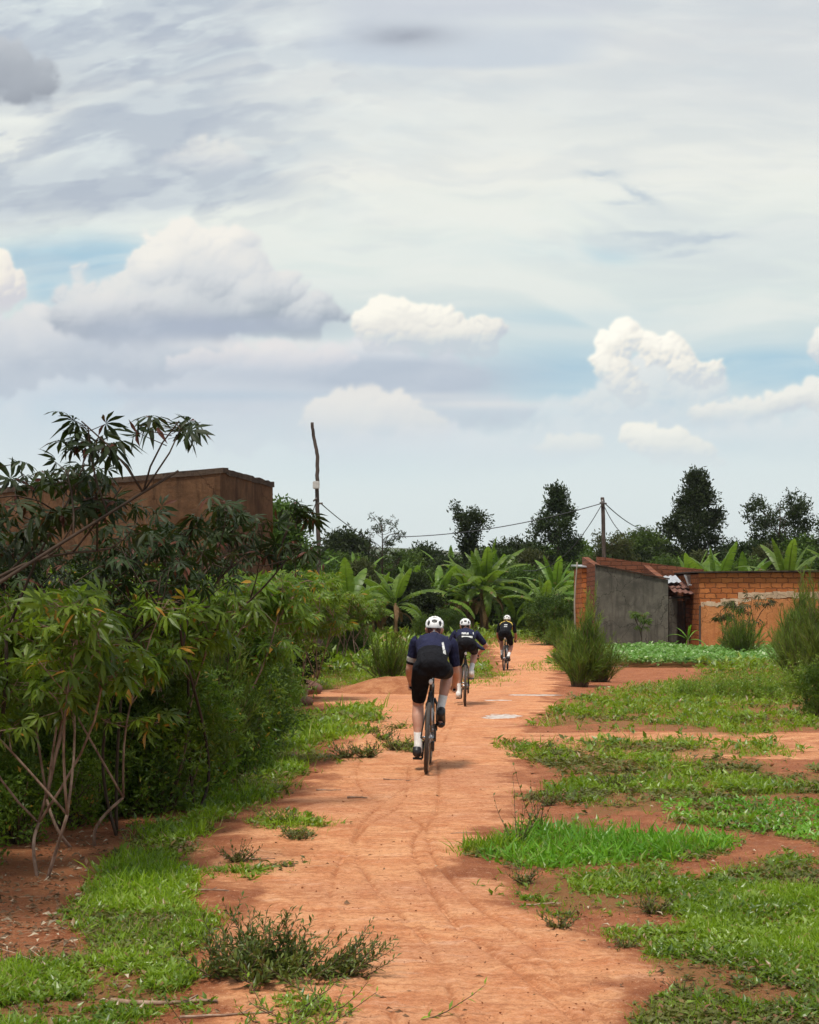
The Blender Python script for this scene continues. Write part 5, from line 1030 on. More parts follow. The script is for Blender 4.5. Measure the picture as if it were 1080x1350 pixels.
# ---- poles, cables, stick
def pole(name, pts, Y, r0, r1, label):
    z0_ = float(terr(PX(pts[-1][0], Y), Y)); bx = PX(pts[-1][0], Y); root = empty(name, (bx, Y, z0_), 0, label, 'pole', 'rough wooden power poles')
    P = [(PX(a, Y)-bx, .0, PZ(b, Y)-z0_) for a, b in pts[:-1]][::-1]; P = [(0, 0, -.3)]+P; g = G(); C_ = curve(P, 6); C_[:, :2] += np.random.default_rng(int(Y)).normal(0, .005, (len(C_), 2)); tube(g, C_, np.linspace(r0, r1, len(C_)), 10); g.build('post', MM_pole, root); return root, bx, z0_
MM_box = M_plain('pale_meter_box', (.52, .50, .46), .5, c2=(.42, .40, .37)); MM_cable = M_plain('cable_rubber', (.05, .05, .055), .6); MM_porc = M_plain('insulator', (.12, .10, .09), .3)
rt, bx, z_ = pole('crooked_pole', [(411.5, 557), (414, 578), (418.6, 602), (418.2, 640), (419, 680), (421, 757), (421.5, 800)], 45, .070, .045, 'tall crooked bare pole carrying a small pale box above the hedge')
g = G(); cx, cz = PX(417.3, 45)-bx, PZ(640, 45)-z_; bm = bmesh.new(); bmesh.ops.create_cube(bm, size=1); bmesh.ops.scale(bm, vec=(.19, .12, .22), verts=bm.verts); bmesh.ops.bevel(bm, geom=bm.edges[:], offset=.02, segments=2, affect='EDGES'); me = bpy.data.meshes.new('meter_box'); bm.to_mesh(me); bm.free(); me.materials.append(MM_box)
o = bpy.data.objects.new('meter_box', me); COL.objects.link(o); o.parent = rt; o.location = (cx, -.13, cz)
g = G(); tube(g, [(PX(421, 45)-bx-.03, -.08, PZ(664, 45)-z_), (PX(421, 45)-bx+.10, -.12, PZ(664, 45)-z_)], .03, 6); tube(g, [(PX(418, 45)-bx-.1, -.06, PZ(661, 45)-z_), (PX(418, 45)-bx, -.1, PZ(657, 45)-z_)], .025, 6); g.build('insulator', MM_porc, rt)
rt2, bx, z_ = pole('straight_pole', [(794.3, 656), (795, 670), (796.5, 742), (797.5, 790), (798, 830)], 72, .10, .085, 'shorter straight power pole standing behind the grey-walled house')
g = G(); tube(g, [(PX(795, 72)-bx-.16, -.12, PZ(663, 72)-z_), (PX(795, 72)-bx+.16, -.12, PZ(664, 72)-z_)], .035, 6); tube(g, [(PX(795, 72)-bx-.04, -.14, PZ(659, 72)-z_), (PX(795, 72)-bx-.04, -.14, PZ(668, 72)-z_)], .06, 8); g.build('insulator', MM_porc, rt2)
def cable(A, B, sag, label, r=.014):
    A = np.array(A); B = np.array(B); t = np.linspace(0, 1, 24)[:, None]; P = A+(B-A)*t-np.array([0, 0, 1])*4*sag*t*(1-t); g = G(); o0 = P[0].copy(); tube(g, P-o0, r, 5)
    o = g.build('power_cable', MM_cable); o.location = o0; tag(o, label, 'cable', 'thin power cables')
p3 = lambda px, py, Y: (PX(px, Y), Y, PZ(py, Y))
cable(p3(423.5, 664, 44.9), p3(492, 712, 79), .12, 'cable dropping from the crooked pole to the see-through tree', .016)
cable(p3(792, 664, 71.9), p3(516, 708, 79), .35, 'long cable from the straight pole to the see-through tree', .022)
cable(p3(798, 664, 71.9), p3(856, 700, 105), .25, 'cable running right from the straight pole into the trees', .024)
cable(p3(417, 662, 45), p3(398, 700, 52), .1, 'short cable running left from the crooked pole', .014)
cable(p3(793, 666, 72), p3(690, 752, 76), .9, 'slack cable hanging left from the straight pole past the conical tree', .018)
cable(p3(797, 668, 72), p3(822, 705, 74), .15, 'short cable hanging right of the straight pole', .018)
g = G(); c_ = curve([(0, 0, -.1), (.03, 0, 1.0), (.0, 0, 1.9), (.06, 0, PZ(741, 50)-float(terr(10, 50)))], 6); c_[:, 0] += c_[:, 2]*.02; tube(g, c_, np.linspace(.035, .022, len(c_)), 6)
o = g.build('leaning_pole', M_bark('bare_grey_wood', (.36, .31, .26), (.22, .18, .15), 10)); o.location = (PX(756, 50), 50, float(terr(10, 50))); tag(o, 'thin pale leaning stick standing left of the brick annex', 'pole')
# maize plant and bent hoop by the door
mz = make_banana(.5, 7, .8, 700, 1, MG_maize, 'maize_plant', .09, 0, .1); mz.location = (PX(908, 54.5), 54.5, float(terr(18, 54.5))); tag(mz, 'maize plant with arching leaves before the lean-to door', 'maize')
mz2 = copy_tree(mz); mz2.location = (PX(1001, 52), 52, float(terr(22, 52))); mz2.scale = (.9, .9, 1); tag(mz2, 'maize plant in the crop field before the orange wall', 'maize')
# ------------------------------------------------------------------ bicycles and riders (local axes: +Y forward, +X right, origin at the rear tyre's contact)
M_BLK = M_plain('black_frame_paint', (.018, .018, .02), .3, c2=(.03, .03, .03)); M_TYRE = M_plain('tyre_rubber', (.03, .028, .027), .8, c2=(.06, .045, .035), scale=30)
M_TAN = M_plain('tan_tyre_wall', (.32, .17, .08), .8); M_MET = M_plain('brushed_metal', (.5, .5, .52), .3, 1.0); M_SAD = M_plain('saddle_black', (.02, .02, .02), .5)
M_TAPE = M_plain('bar_tape', (.025, .025, .025), .8); M_WHT = M_plain('white_plastic', (.80, .80, .80), .35, c2=(.74, .74, .74)); M_REDL = M_plain('red_lens', (.45, .03, .02), .3)
M_SOCK = M_plain('white_sock', (.78, .77, .75), .9, c2=(.68, .66, .63), scale=40, bump=.3, bs=200); M_SHOE = M_plain('black_shoe', (.015, .015, .017), .45); M_GLV = M_plain('black_glove', (.02, .02, .022), .8)
def M_skin(name, c):
    m, t, b = newmat(name); n = t.noise(obj(t), 9, 4, .6); t.put(b.inputs['Base Color'], t.mix(t.ramp(n, .35, .65), c, (c[0]*.85, c[1]*.72, c[2]*.68)))
    b.inputs['Roughness'].default_value = .5; b.inputs['Subsurface Weight'].default_value = .12; b.inputs['Subsurface Radius'].default_value = (.02, .008, .004); return m
def M_cloth(name, c, rough=.75):
    m, t, b = newmat(name); o = obj(t); n = t.noise(o, 7, 4, .6, .6); t.put(b.inputs['Base Color'], t.mix(t.ramp(n, .35, .65), c, tuple(x*.7 for x in c)))
    b.inputs['Roughness'].default_value = rough; b.inputs['Specular IOR Level'].default_value = .12
    mp = t.new('ShaderNodeMapping'); t.put(mp.inputs[0], o); mp.inputs['Scale'].default_value = (1, .4, .7)
    t.put(b.inputs['Normal'], t.bump(t.noise(mp.outputs[0], 13, 4, .55, 1.2), .9, .035)); return m
M_SKIN = M_skin('skin', (.58, .33, .24)); M_SKIN2 = M_skin('tanned_skin', (.42, .20, .13)); M_NAVY = M_cloth('navy_jersey', (.022, .024, .062)); M_BIB = M_cloth('black_lycra', (.009, .009, .012)); M_YEL = M_cloth('yellow_band', (.75, .55, .12)); M_HAIR = M_plain('dark_hair', (.03, .02, .015), .8); M_WHC = M_cloth('white_print', (.78, .78, .76)); M_GRYW = M_cloth('pale_grey_band', (.55, .55, .52)); M_DRED = M_plain('dark_red_cap', (.10, .012, .015), .5); M_EYE = M_plain('eye', (.05, .03, .02), .2)

def ring(g, c, rad, tr, mi=0, n=64, k=8, sx=1.0):
    """torus in the YZ plane"""
    a = np.linspace(0, 2*np.pi, n, endpoint=False)[:, None]; b = np.linspace(0, 2*np.pi, k, endpoint=False)[None]
    q = rad+tr*np.cos(b); V = np.stack([c[0]+tr*sx*np.sin(b)+a*0, c[1]+q*np.cos(a), c[2]+q*np.sin(a)], -1).reshape(-1, 3)
    i = np.arange(n)[:, None]; j = np.arange(k)[None]; i2 = (i+1) % n; j2 = (j+1) % k
    g.add(V, np.stack([i*k+j, i*k+j2, i2*k+j2, i2*k+j], -1).reshape(-1, 4), mi)
def rings_loft(g, P, ra, rb, xa=(1, 0, 0), k=20, mi=0, cap=.6):
    """rounded loft: ellipse ra along xa, rb across, along points P"""
    P = np.asarray(P, float); n = len(P); T = nrm(np.gradient(P, axis=0)); ra = np.asarray(ra, float)*np.ones(n); rb = np.asarray(rb, float)*np.ones(n)
    C = []; A = []; B = []; TT = []
    def ex(p, t, a, b, s):
        out = []
        for f in (.97, .8, .5, .12):
            h = math.sqrt(1-f*f); out.append((p+t*s*h*min(a, b)*cap, t, a*f, b*f))
        return out
    rows = ex(P[0], T[0], ra[0], rb[0], -1)[::-1]+[(P[i], T[i], ra[i], rb[i]) for i in range(n)]+ex(P[-1], T[-1], ra[-1], rb[-1], 1)
    an = np.linspace(0, 2*np.pi, k, endpoint=False); V = []
    for p, t, a, b in rows:
        x = np.asarray(xa, float); x = nrm(x-t*np.dot(x, t)); y = np.cross(t, x); V.append(p+np.cos(an)[:, None]*x*a+np.sin(an)[:, None]*y*b)
    V = np.concatenate(V); m = len(rows); i = np.arange(m-1)[:, None]*k; j = np.arange(k)[None]; j2 = (j+1) % k; base = g.n
    g.add(V, np.stack([i+j, i+j2, i+k+j2, i+k+j], -1).reshape(-1, 4), mi); g.f.setdefault((k, mi), []).append(np.array([np.arange(k)[::-1], (m-1)*k+np.arange(k)])+base)
def limb(g, pts, rad, n=5, **kw):
    C = curve(pts, n); u = np.linspace(0, len(pts)-1, len(C)); r_ = np.interp(u, np.arange(len(pts)), rad); rings_loft(g, C, r_, r_*kw.pop('fl', 1.0), **kw)
def fuse(g, name, mats, parent, vox=.007, smooth=4, matf=None):
    """voxel-join everything in g into one continuous skin"""
    o = g.build(name, mats, None); md = o.modifiers.new('r', 'REMESH'); md.mode = 'VOXEL'; md.voxel_size = vox; md.use_smooth_shade = True
    s = o.modifiers.new('s', 'SMOOTH'); s.iterations = smooth; s.factor = .5
    dg = bpy.context.evaluated_depsgraph_get(); me = bpy.data.meshes.new_from_object(o.evaluated_get(dg)); old = o.data; o.modifiers.clear(); o.data = me; bpy.data.meshes.remove(old); me.name = name
    me.materials.clear(); [me.materials.append(m) for m in (mats if isinstance(mats, (list, tuple)) else [mats])]
    n = len(me.polygons); me.polygons.foreach_set('use_smooth', np.ones(n, bool))
    if matf:
        c = np.zeros(n*3, np.float32); me.polygons.foreach_get('center', c); me.polygons.foreach_set('material_index', matf(c.reshape(-1, 3)).astype(np.int32))
    o.parent = parent; return o

def make_bike(crank, label, tan=True, steer=0.0, group='road bicycles of the three riders'):
    root = empty('bicycle', (0, 0, 0), 0, label, 'bicycle', group); RA = np.array([0, 0, .335]); FA = np.array([0, 1.0, .335]); BB = np.array([0, .41, .27]); SD = np.array([0, .20, .93]); HT = np.array([0, .84, .80]); HB = np.array([0, .88, .66])
    for c in (RA, FA):
        w = empty('wheel', (0, 0, 0)); w.parent = root; cc = np.zeros(3); g = G(); ring(g, cc, .316, .019, 0, 72, 10); 
        w.location = tuple(c)
        if c is FA: w.rotation_euler = (0, 0, steer)
        g.build('tyre', M_TYRE, w)
        if tan:
            g = G(); ring(g, (0.0135, 0, 0), .307, .0095, 0, 64, 6, .7); ring(g, (-.0135, 0, 0), .307, .0095, 0, 64, 6, .7); g.build('tyre_wall', M_TAN, w)
        g = G(); ring(g, cc, .290, .014, 0, 64, 8, .75); g.build('rim', M_BLK, w)
        g = G(); 
        for s in range(20):
            a = s*2*np.pi/20; tube(g, [(.018*(-1)**s, .02*math.cos(a+.5), .02*math.sin(a+.5)), (0, .285*math.cos(a), .285*math.sin(a))], .0012, 3, cap=False)
        tube(g, [(-.05, 0, 0), (-.03, 0, 0), (.03, 0, 0), (.05, 0, 0)], [.010, .018, .018, .010], 10); g.build('hub', M_MET, w)
    g = G(); ST_ = BB+(SD-BB)*.76
    for a, b, r0 in ((BB, HB, .021), (ST_, HT, .016), (BB, ST_, .016), (HB, HT, .021)): tube(g, [a, (np.array(a)+b)/2, b], r0, 10)
    for s in (-1, 1):
        tube(g, [BB+[s*.03, -.02, 0], RA+[s*.065, .03, 0]], .009, 7); tube(g, [ST_+[s*.012, 0, -.02], RA+[s*.065, .03, .01]], .007, 7); tube(g, [HB+[s*.02, .01, 0], HB+[s*.05, .03, -.06], FA+[s*.055, 0, 0]], [.016, .015, .009], 8)
    tube(g, [BB-[.04, 0, 0], BB+[.04, 0, 0]], .022, 10); g.build('frame', M_BLK, root)
    g = G(); tube(g, [ST_, SD-[0, 0, .03]], .0135, 9); g.build('seatpost', M_BLK, root)
    g = G(); rings_loft(g, [SD+[0, -.06, .0], SD+[0, -.02, .005], SD+[0, .06, .0], SD+[0, .14, -.004], SD+[0, .19, -.008]], [.06, .072, .045, .022, .018], [.018, .022, .02, .016, .013]); s_o = g.build('saddle', M_SAD, root)
    g = G(); tube(g, [SD+[-.022, -.03, -.035], SD+[-.022, .1, -.035]], .0035, 5); tube(g, [SD+[.022, -.03, -.035], SD+[.022, .1, -.035]], .0035, 5); g.build('rail', M_MET, s_o)
    g = G(); rings_loft(g, [SD+[0, -.06, -.075], SD+[0, -.045, -.075]], .02, .026); g.build('rear_light', M_WHT, root)
    g = G(); ring(g, (.045, BB[1], BB[2]), .092, .006, 0, 40, 6, .6); ring(g, (.045, BB[1], BB[2]), .055, .006, 0, 30, 6, .6); g.build('chainring', M_MET, root)
    g = G()
    for i in range(6): ring(g, (.022+i*.005, 0, .335), .05-.005*i, .003, 0, 28, 4, .6)
    g.build('cassette', M_MET, root)
    g = G(); a_ = [(.045, BB[1]+.01, BB[2]+.096), (.035, 0.0, .335+.045)]; tube(g, a_, .0045, 4); tube(g, [(.045, BB[1]+.01, BB[2]-.096), (.04, .04, .335-.12), (.04, .0, .335-.115), (.04, .0, .335-.045)], .0045, 4); g.build('chain', M_PLN_CHAIN, root)
    g = G(); rings_loft(g, [(.048, .005, .30), (.05, .02, .22)], .016, .02); g.build('derailleur', M_BLK, root)
    ca = np.array([0, math.cos(crank), math.sin(crank)])
    for s in (-1, 1):
        e = BB+ca*.17*(-s)+[s*.055, 0, 0]; g = G(); tube(g, [BB+[s*.055, 0, 0], e], [.014, .010], 8); cr_ = g.build('crank', M_BLK, root)
        g = G(); box(g, tuple(e+[min(0, s*.09), -.04, -.008]), tuple(e+[max(0, s*.09), .04, .008])); g.build('pedal', M_SAD, cr_)
    g = G(); tube(g, [HT, HT+[0, .01, .05], HT+[0, .07, .075]], .016, 8); g.build('stem', M_BLK, root)
    g = G(); bc = HT+[0, .075, .075]; br_ = curve([bc, bc+[.12, 0, 0], bc+[.195, .01, 0], bc+[.205, .07, -.01], bc+[.21, .10, -.06], bc+[.213, .065, -.115], bc+[.218, -.03, -.125]], 6)
    tube(g, br_, .0155, 9); tube(g, br_*[-1, 1, 1], .0155, 9); hb_ = g.build('handlebar', M_TAPE, root)
    for s in (-1, 1):
        g = G(); h0 = bc+[s*.205, .07, 0]; rings_loft(g, [h0, h0+[0, .05, .02], h0+[0, .075, .055]], .016, .02); tube(g, [h0+[0, .06, 0], h0+[s*.01, .085, -.07], h0+[s*.015, .06, -.11]], .006, 5); g.build('brake_lever', M_SAD, hb_)
    g = G(); bt = BB+(HB-BB)*.45+np.array([0, -.02, .055]); dd = nrm(HB-BB); tube(g, [bt-dd*.09, bt+dd*.05, bt+dd*.075, bt+dd*.10], [.036, .036, .018, .018], 12); g.build('bottle', M_WHT, root)
    return root, bc
M_PLN_CHAIN = M_plain('chain_steel', (.10, .09, .08), .4, .8)

def ik(a, c, l1, l2, pole):
    a = np.array(a, float); c = np.array(c, float); d = c-a; L = min(np.linalg.norm(d), (l1+l2)*.998); u = nrm(d); x = (l1*l1-l2*l2+L*L)/(2*L); h = math.sqrt(max(l1*l1-x*x, 0))
    p = np.array(pole, float); p = nrm(p-u*np.dot(p, u)); return a+u*x+p*h
def cast(bvh, x, z, y0=-1.5):
    h = bvh.ray_cast(Vector((x, y0, z)), Vector((0, 1, 0))); return None if h[0] is None else np.array(h[0])
def patch(parent, bvh, name, mat, quads, off=.004, n=4):
    """flat print laid on a garment seen from behind; quads in (x,z)"""
    g = G()
    for Q in quads:
        Q = np.array(Q, float); u = np.linspace(0, 1, n+1); P = []; ok = True
        for b in u:
            for a in u:
                p = (Q[0]*(1-a)+Q[1]*a)*(1-b)+(Q[3]*(1-a)+Q[2]*a)*b; h = cast(bvh, *p)
                if h is None: ok = False; break
                P.append(h-[0, off, 0])
            if not ok: break
        if not ok: continue
        i = np.arange(n)[:, None]*(n+1); j = np.arange(n)[None]; g.add(P, np.stack([i+j, i+j+1, i+n+2+j, i+n+1+j], -1).reshape(-1, 4))
    return g.build(name, mat, parent) if g.n else None

def make_rider(crank, label, P, group='riders on the dirt path'):
    """P: pose and clothing options"""
    root = empty('person', (0, 0, 0), 0, label, 'person', group); lean = P.get('dip', 0); skin = P.get('skin', M_SKIN)
    BB = np.array([0, .41, .27]); ca = np.array([0, math.cos(crank), math.sin(crank)])
    hip = {s: np.array([s*.085, .20, .985]) for s in (-1, 1)}; pel = np.array([0, .17, 1.00]); chest = np.array([0, .50, 1.185-lean]); neck = np.array([P.get('nx', 0), .66, 1.265-lean]); head = np.array([P.get('hx', 0), .775, 1.345-lean])
    sh = {s: np.array([s*.168, .585, 1.215-lean]) for s in (-1, 1)}; hand = {s: np.array([s*.215, P.get('hy', .875), P.get('hz', .775)]) for s in (-1, 1)}
    elb = {s: ik(sh[s], hand[s]+[0, -.02, .05], .275, .255, (s*P.get('eo', .7)*(P.get('er', 1) if s > 0 else 1), -.55, -.1)) for s in (-1, 1)}
    ank = {}; knee = {}; toe = {}
    for s in (-1, 1):
        pd = BB+ca*.17*(-s)+[s*.105, 0, 0]; pit = P.get('pit', {-1: -.10, 1: -.35})[s]; f = np.array([0, math.cos(pit), math.sin(pit)])
        n0_ = np.array([0, -math.sin(pit), math.cos(pit)]); toe[s] = pd+f*.06+n0_*.045; ank[s] = pd-f*.105+n0_*.105-[s*.008, 0, 0]
        knee[s] = ik(hip[s], ank[s], .425, .415, (s*P.get('ko', .18), 1, .35))
    # body
    g = G(); rings_loft(g, curve([pel-[0, .02, 0], [0, .24, 1.06-lean*.2], [0, .36, 1.12-lean*.6], chest, [0, .60, 1.225-lean]], 4), np.interp(np.linspace(0, 1, 17), [0, .3, .55, .8, 1], [.140, .130, .142, .162, .14]), np.interp(np.linspace(0, 1, 17), [0, .3, .6, .8, 1], [.100, .095, .105, .105, .075]), k=24)
    limb(g, [[0, .58, 1.22-lean], neck, head-[0, .01, .03]], [.07, .054, .055])
    rings_loft(g, [head+[0, -.035, -.035], head+[0, -.02, .0], head+[0, .01, .045], head+[0, .03, .085]], [.062, .078, .078, .05], [.072, .098, .10, .06]); rings_loft(g, [head+[0, .035, -.075], head+[0, .065, -.055], head+[0, .05, -.01]], [.034, .045, .055], [.03, .04, .05])
    rings_loft(g, [head+[0, .095, -.012], head+[0, .122, -.03]], [.008, .013], [.009, .012])
    for s in (-1, 1):
        rings_loft(g, [head+[s*.078, -.012, -.035], head+[s*.084, -.018, .0], head+[s*.084, -.016, .012]], [.006, .009, .008], [.014, .019, .012], xa=(1, 0, 0))
        limb(g, [sh[s]-[s*.05, 0, 0], sh[s], (sh[s]+elb[s])/2+[s*.004, 0, 0], elb[s]], [.058, .056, .046, .036]); w_ = hand[s]+[0, -.035, .04]
        limb(g, [elb[s], elb[s]*.62+w_*.38+[s*.004, 0, 0], w_], [.037, .040, .026]); limb(g, [w_, hand[s]+[0, .01, .022]], [.025, .034], fl=.7)
        d = nrm(hand[s]-w_)
        for q in range(4):
            o0 = hand[s]+[s*.012, -.028+.021*q, .018]; Lf = (.028, .032, .031, .025)[q]; limb(g, [o0, o0+[s*.012, .004, -.012], o0+[s*.006, .004, -.012-Lf], o0+[-s*.014, .0, -.018-Lf], o0+[-s*.026, -.002, -.006-Lf]], [.0095, .009, .0085, .008, .0075], 3, k=10)
        limb(g, [hand[s]+[-s*.01, -.01, .024], hand[s]+[-s*.03, .012, .006], hand[s]+[-s*.028, .032, -.016]], [.012, .010, .009], 3, k=10)
        limb(g, [hip[s]+[0, -.02, 0], (hip[s]*.6+knee[s]*.4)+[s*.004, .01, .0], knee[s]*.85+hip[s]*.15, knee[s]], [.090, .078, .060, .055]); cf = nrm(ank[s]-knee[s]); bk = np.array([0, -1, -.1])
        limb(g, [knee[s], knee[s]+cf*.11+bk*.016, knee[s]+cf*.2+bk*.010, knee[s]+cf*.32, ank[s]], [.053, .058, .050, .034, .031])
        limb(g, [ank[s]-[0, .01, .03], ank[s]+[0, .03, -.03], toe[s]-[0, .08, 0]], [.024, .026, .02])
    body = fuse(g, 'body', [skin], root, .006, 3)
    # shorts
    g = G(); hem = P.get('hem', .80); rings_loft(g, curve([pel-[0, .04, .01], [0, .24, 1.06-lean*.2], [0, .33, 1.10-lean*.5]], 4), [.146, .150, .152, .150, .148, .146, .145, .145, .148], [.112, .115, .116, .112, .108, .106, .104, .104, .1], k=24)
    for s in (-1, 1):
        e = hip[s]+(knee[s]-hip[s])*hem; limb(g, [hip[s]+[-s*.006, -.025, .0], (hip[s]*.6+knee[s]*.4)+[s*.004, .005, .0], e], [.102, .090, .068])
        rings_loft(g, [hip[s]+[-s*.006, -.045, .03], hip[s]+[-s*.006, -.03, -.05]], .082, .080)
    fuse(g, 'shorts', [M_BIB], root, .007, 4)
    # jersey
    g = G(); rings_loft(g, curve([[0, .20, 1.04-lean*.15], [0, .27, 1.075-lean*.3], [0, .38, 1.13-lean*.6], chest, [0, .615, 1.232-lean]], 4), np.interp(np.linspace(0, 1, 17), [0, .25, .5, .8, 1], [.152, .146, .156, .178, .152]), np.interp(np.linspace(0, 1, 17), [0, .3, .6, .8, 1], [.115, .112, .120, .12, .088]), k=26)
    limb(g, [[0, .58, 1.225-lean], neck-[0, .01, .0]], [.082, .066])
    for s in (-1, 1):
        e = sh[s]+(elb[s]-sh[s])*P.get('sl', .80); limb(g, [sh[s]-[s*.06, 0, 0], sh[s], sh[s]+(e-sh[s])*.5+[s*.004, 0, 0], e], [.072, .064, .055, .049], cap=.25)
    if P.get('flap'):
        rings_loft(g, curve([[.10, .34, 1.10-lean], [.20, .32, 1.02-lean], [.27, .28, .985-lean], [.31, .26, .97-lean]], 3), np.linspace(.11, .025, 10), np.linspace(.05, .012, 10), xa=(0, 1, 0))
    def mf(c):
        out = np.ones(len(c), int)                       # 1 = black lower half
        y = c[:, 1]; x = c[:, 0]; up = y > (P.get('seam', .27)+2.0*(x*x))
        out[up | (np.abs(x) > .165)] = 0
        for s, k in P.get('bands', []):
            d = nrm(elb[s]-sh[s]); t = ((c-sh[s])@d)/.275; r_ = np.linalg.norm((c-sh[s])-np.outer((c-sh[s])@d, d), axis=1); out[(t > k[0]) & (t < k[1]) & (r_ < .085) & (x*s > .12)] = 2; out[(t >= k[1]) & (r_ < .085) & (x*s > .12)] = 1
        if P.get('yoke'): 
            out[:] = 1; out[(y > .47) & (y < .66) & (np.abs(x) < .17)] = 3; out[(np.abs(x) < .03) & (y < .6)] = 1
        if P.get('dark'): out[out == 0] = 1
        return out
    jer = fuse(g, 'jersey', [M_NAVY, M_BIB, M_GRYW, M_YEL], root, .006, 5, mf); bv = BVHTree.FromPolygons([v.co for v in jer.data.vertices], [p.vertices for p in jer.data.polygons])
    for nm, mt, qs in P.get('prints', []): patch(root, bv, nm, mt, qs)
    # socks, shoes, gloves
    for s in (-1, 1):
        up = nrm(knee[s]-ank[s]); g = G(); limb(g, [ank[s]+up*P.get('sock', .15), ank[s]+up*.06, ank[s], ank[s]+[0, .015, -.04]], [.043, .0395, .040, .042], cap=.2); g.build('sock', M_SOCK, root)
        g = G(); pit = P.get('pit', {-1: -.10, 1: -.35})[s]; f = np.array([0, math.cos(pit), math.sin(pit)]); n_ = np.array([0, -math.sin(pit), math.cos(pit)]); pd = BB+ca*.17*(-s)+[s*.105, 0, 0]+n_*.012; b_ = pd-f*.145
        rings_loft(g, curve([b_+n_*.040, b_+f*.05+n_*.045, b_+f*.13+n_*.036, b_+f*.20+n_*.028, b_+f*.255+n_*.024], 3), np.interp(np.linspace(0, 1, 13), [0, .25, .6, .9, 1], [.040, .042, .046, .042, .03]), np.interp(np.linspace(0, 1, 13), [0, .2, .5, 1], [.046, .050, .036, .018]), k=18); rings_loft(g, [b_+f*.02+n_*.03, b_+f*.035+n_*.085], .042, .044, cap=.2)
        box(g, tuple(pd-[.02, .03, .012]), tuple(pd+[.02, .04, .006])); g.build('shoe', P.get('shoe', M_SHOE), root)
        if P.get('glove'):
            g = G(); limb(g, [hand[s]+[0, -.04, .045], hand[s]+[0, .01, .02]], [.030, .040], fl=.8); g.build('glove', M_GLV, root)
    # helmet: shell with real openings over a dark liner
    nU, nV = 120, 60; u = np.linspace(0, 2*np.pi, nU, endpoint=False); v = np.linspace(0, 1, nV); Ug, Vg = np.meshgrid(u, v)
    hc = head+[0, -.012, .034]; th = Vg*np.pi*.5*1.12; sx, sy, sz = .094, .130, .098
    hx_, hy_, hz_ = np.sin(th)*np.cos(Ug), np.sin(th)*np.sin(Ug), np.cos(th)
    rib = 1+.02*np.cos(hx_*22); V = np.stack([hx_*sx*rib, hy_*sy, hz_*sz*rib], -1)
    vents = [(0, -.80, .50, .34, .23), (0, -.44, .90, .34, .15), (.64, -.66, .26, .24, .30), (-.64, -.66, .26, .24, .30), (0, -.2, .98, .13, .26), (.38, -.3, .86, .08, .24), (-.38, -.3, .86, .08, .24), (.40, .35, .84, .08, .24), (-.40, .35, .84, .08, .24), (0, .5, .88, .09, .2), (.82, .1, .5, .10, .22), (-.82, .1, .5, .10, .22), (.28, .85, .42, .09, .16), (-.28, .85, .42, .09, .16)]
    cen = lambda A: (A[:-1, :]+A[1:, :])/2
    cu, cv = cen(Ug)+np.pi/nU, cen(Vg); tc = cv*np.pi*.5*1.12; X1, Y1, Z1 = np.sin(tc)*np.cos(cu), np.sin(tc)*np.sin(cu), np.cos(tc); mask = np.ones(X1.shape, bool)
    for a, b, c, ra, rb in vents:
        n0 = nrm(np.array([a, b, c])); D = X1*n0[0]+Y1*n0[1]+Z1*n0[2]; ex_ = nrm(np.cross([0, 0, 1] if abs(n0[2]) < .9 else [0, 1, 0], n0)); ey = np.cross(n0, ex_); p = X1*ex_[0]+Y1*ex_[1]+Z1*ex_[2]; q = X1*ey[0]+Y1*ey[1]+Z1*ey[2]; mask &= ~((D > 0) & ((p/ra)**2+(q/rb)**2 < 1))
    mask &= ~((Z1 < .02) & (np.abs(Y1) < .45) & (np.abs(X1) > .5))
    i = np.arange(nV-1)[:, None]*nU; j = np.arange(nU)[None]; j2 = (j+1) % nU; Q = np.stack([i+j, i+nU+j, i+nU+j2, i+j2], -1)[mask]
    g = G(); g.add(V.reshape(-1, 3)+hc, Q); ho = g.build('helmet', [P.get('helm', M_WHT)], root); sm = ho.modifiers.new('s', 'SOLIDIFY'); sm.thickness = .016; sm.offset = -1
    dg = bpy.context.evaluated_depsgraph_get(); me = bpy.data.meshes.new_from_object(ho.evaluated_get(dg)); ho.modifiers.clear(); ho.data = me
    g = G(); V2 = np.stack([hx_*(sx-.014), hy_*(sy-.014), hz_*(sz-.014)], -1).reshape(-1, 3)+hc; Q2 = np.stack([i+j, i+nU+j, i+nU+j2, i+j2], -1).reshape(-1, 4); g.add(V2, Q2); g.build('helmet_liner', M_SAD, ho)
    g = G(); rings_loft(g, [head+[0, -.068, -.028], head+[0, -.058, .03]], [.062, .070], [.035, .04]); g.build('hair' if not P.get('cap') else 'cap', M_HAIR if not P.get('cap') else M_DRED, root)
    for s in (-1, 1):
        g = G(); limb(g, [head+[s*.076, .02, .0], head+[s*.062, .03, -.06], head+[0, .05, -.095]], [.004]*3, 4, k=6); g.build('strap', M_SAD, ho)
        g = G(); rings_loft(g, [head+[s*.031, .092, .012], head+[s*.031, .102, .012]], .014, .011); g.build('eye', M_EYE, root)
    if P.get('glasses'):
        g = G(); limb(g, [head+[-.085, .02, .014], head+[-.04, .105, .016], head+[0, .118, .014], head+[.04, .105, .016], head+[.085, .02, .014]], [.012, .018, .016, .018, .012], 5, k=8, fl=.35); g.build('sunglasses', M_SAD, root)
    if P.get('mark'):
        hb_ = head+[0, -.118, -.018]; g = G()
        for s in (-1, 1):
            g.add([hb_+[s*.017, -.003, -.020], hb_+[s*.010, -.003, -.020], hb_+[-s*.003, -.003, .016], hb_+[s*.004, -.003, .020]], [(0, 1, 2, 3)])
        g.build('cap_mark', M_WHC, root)
    return root
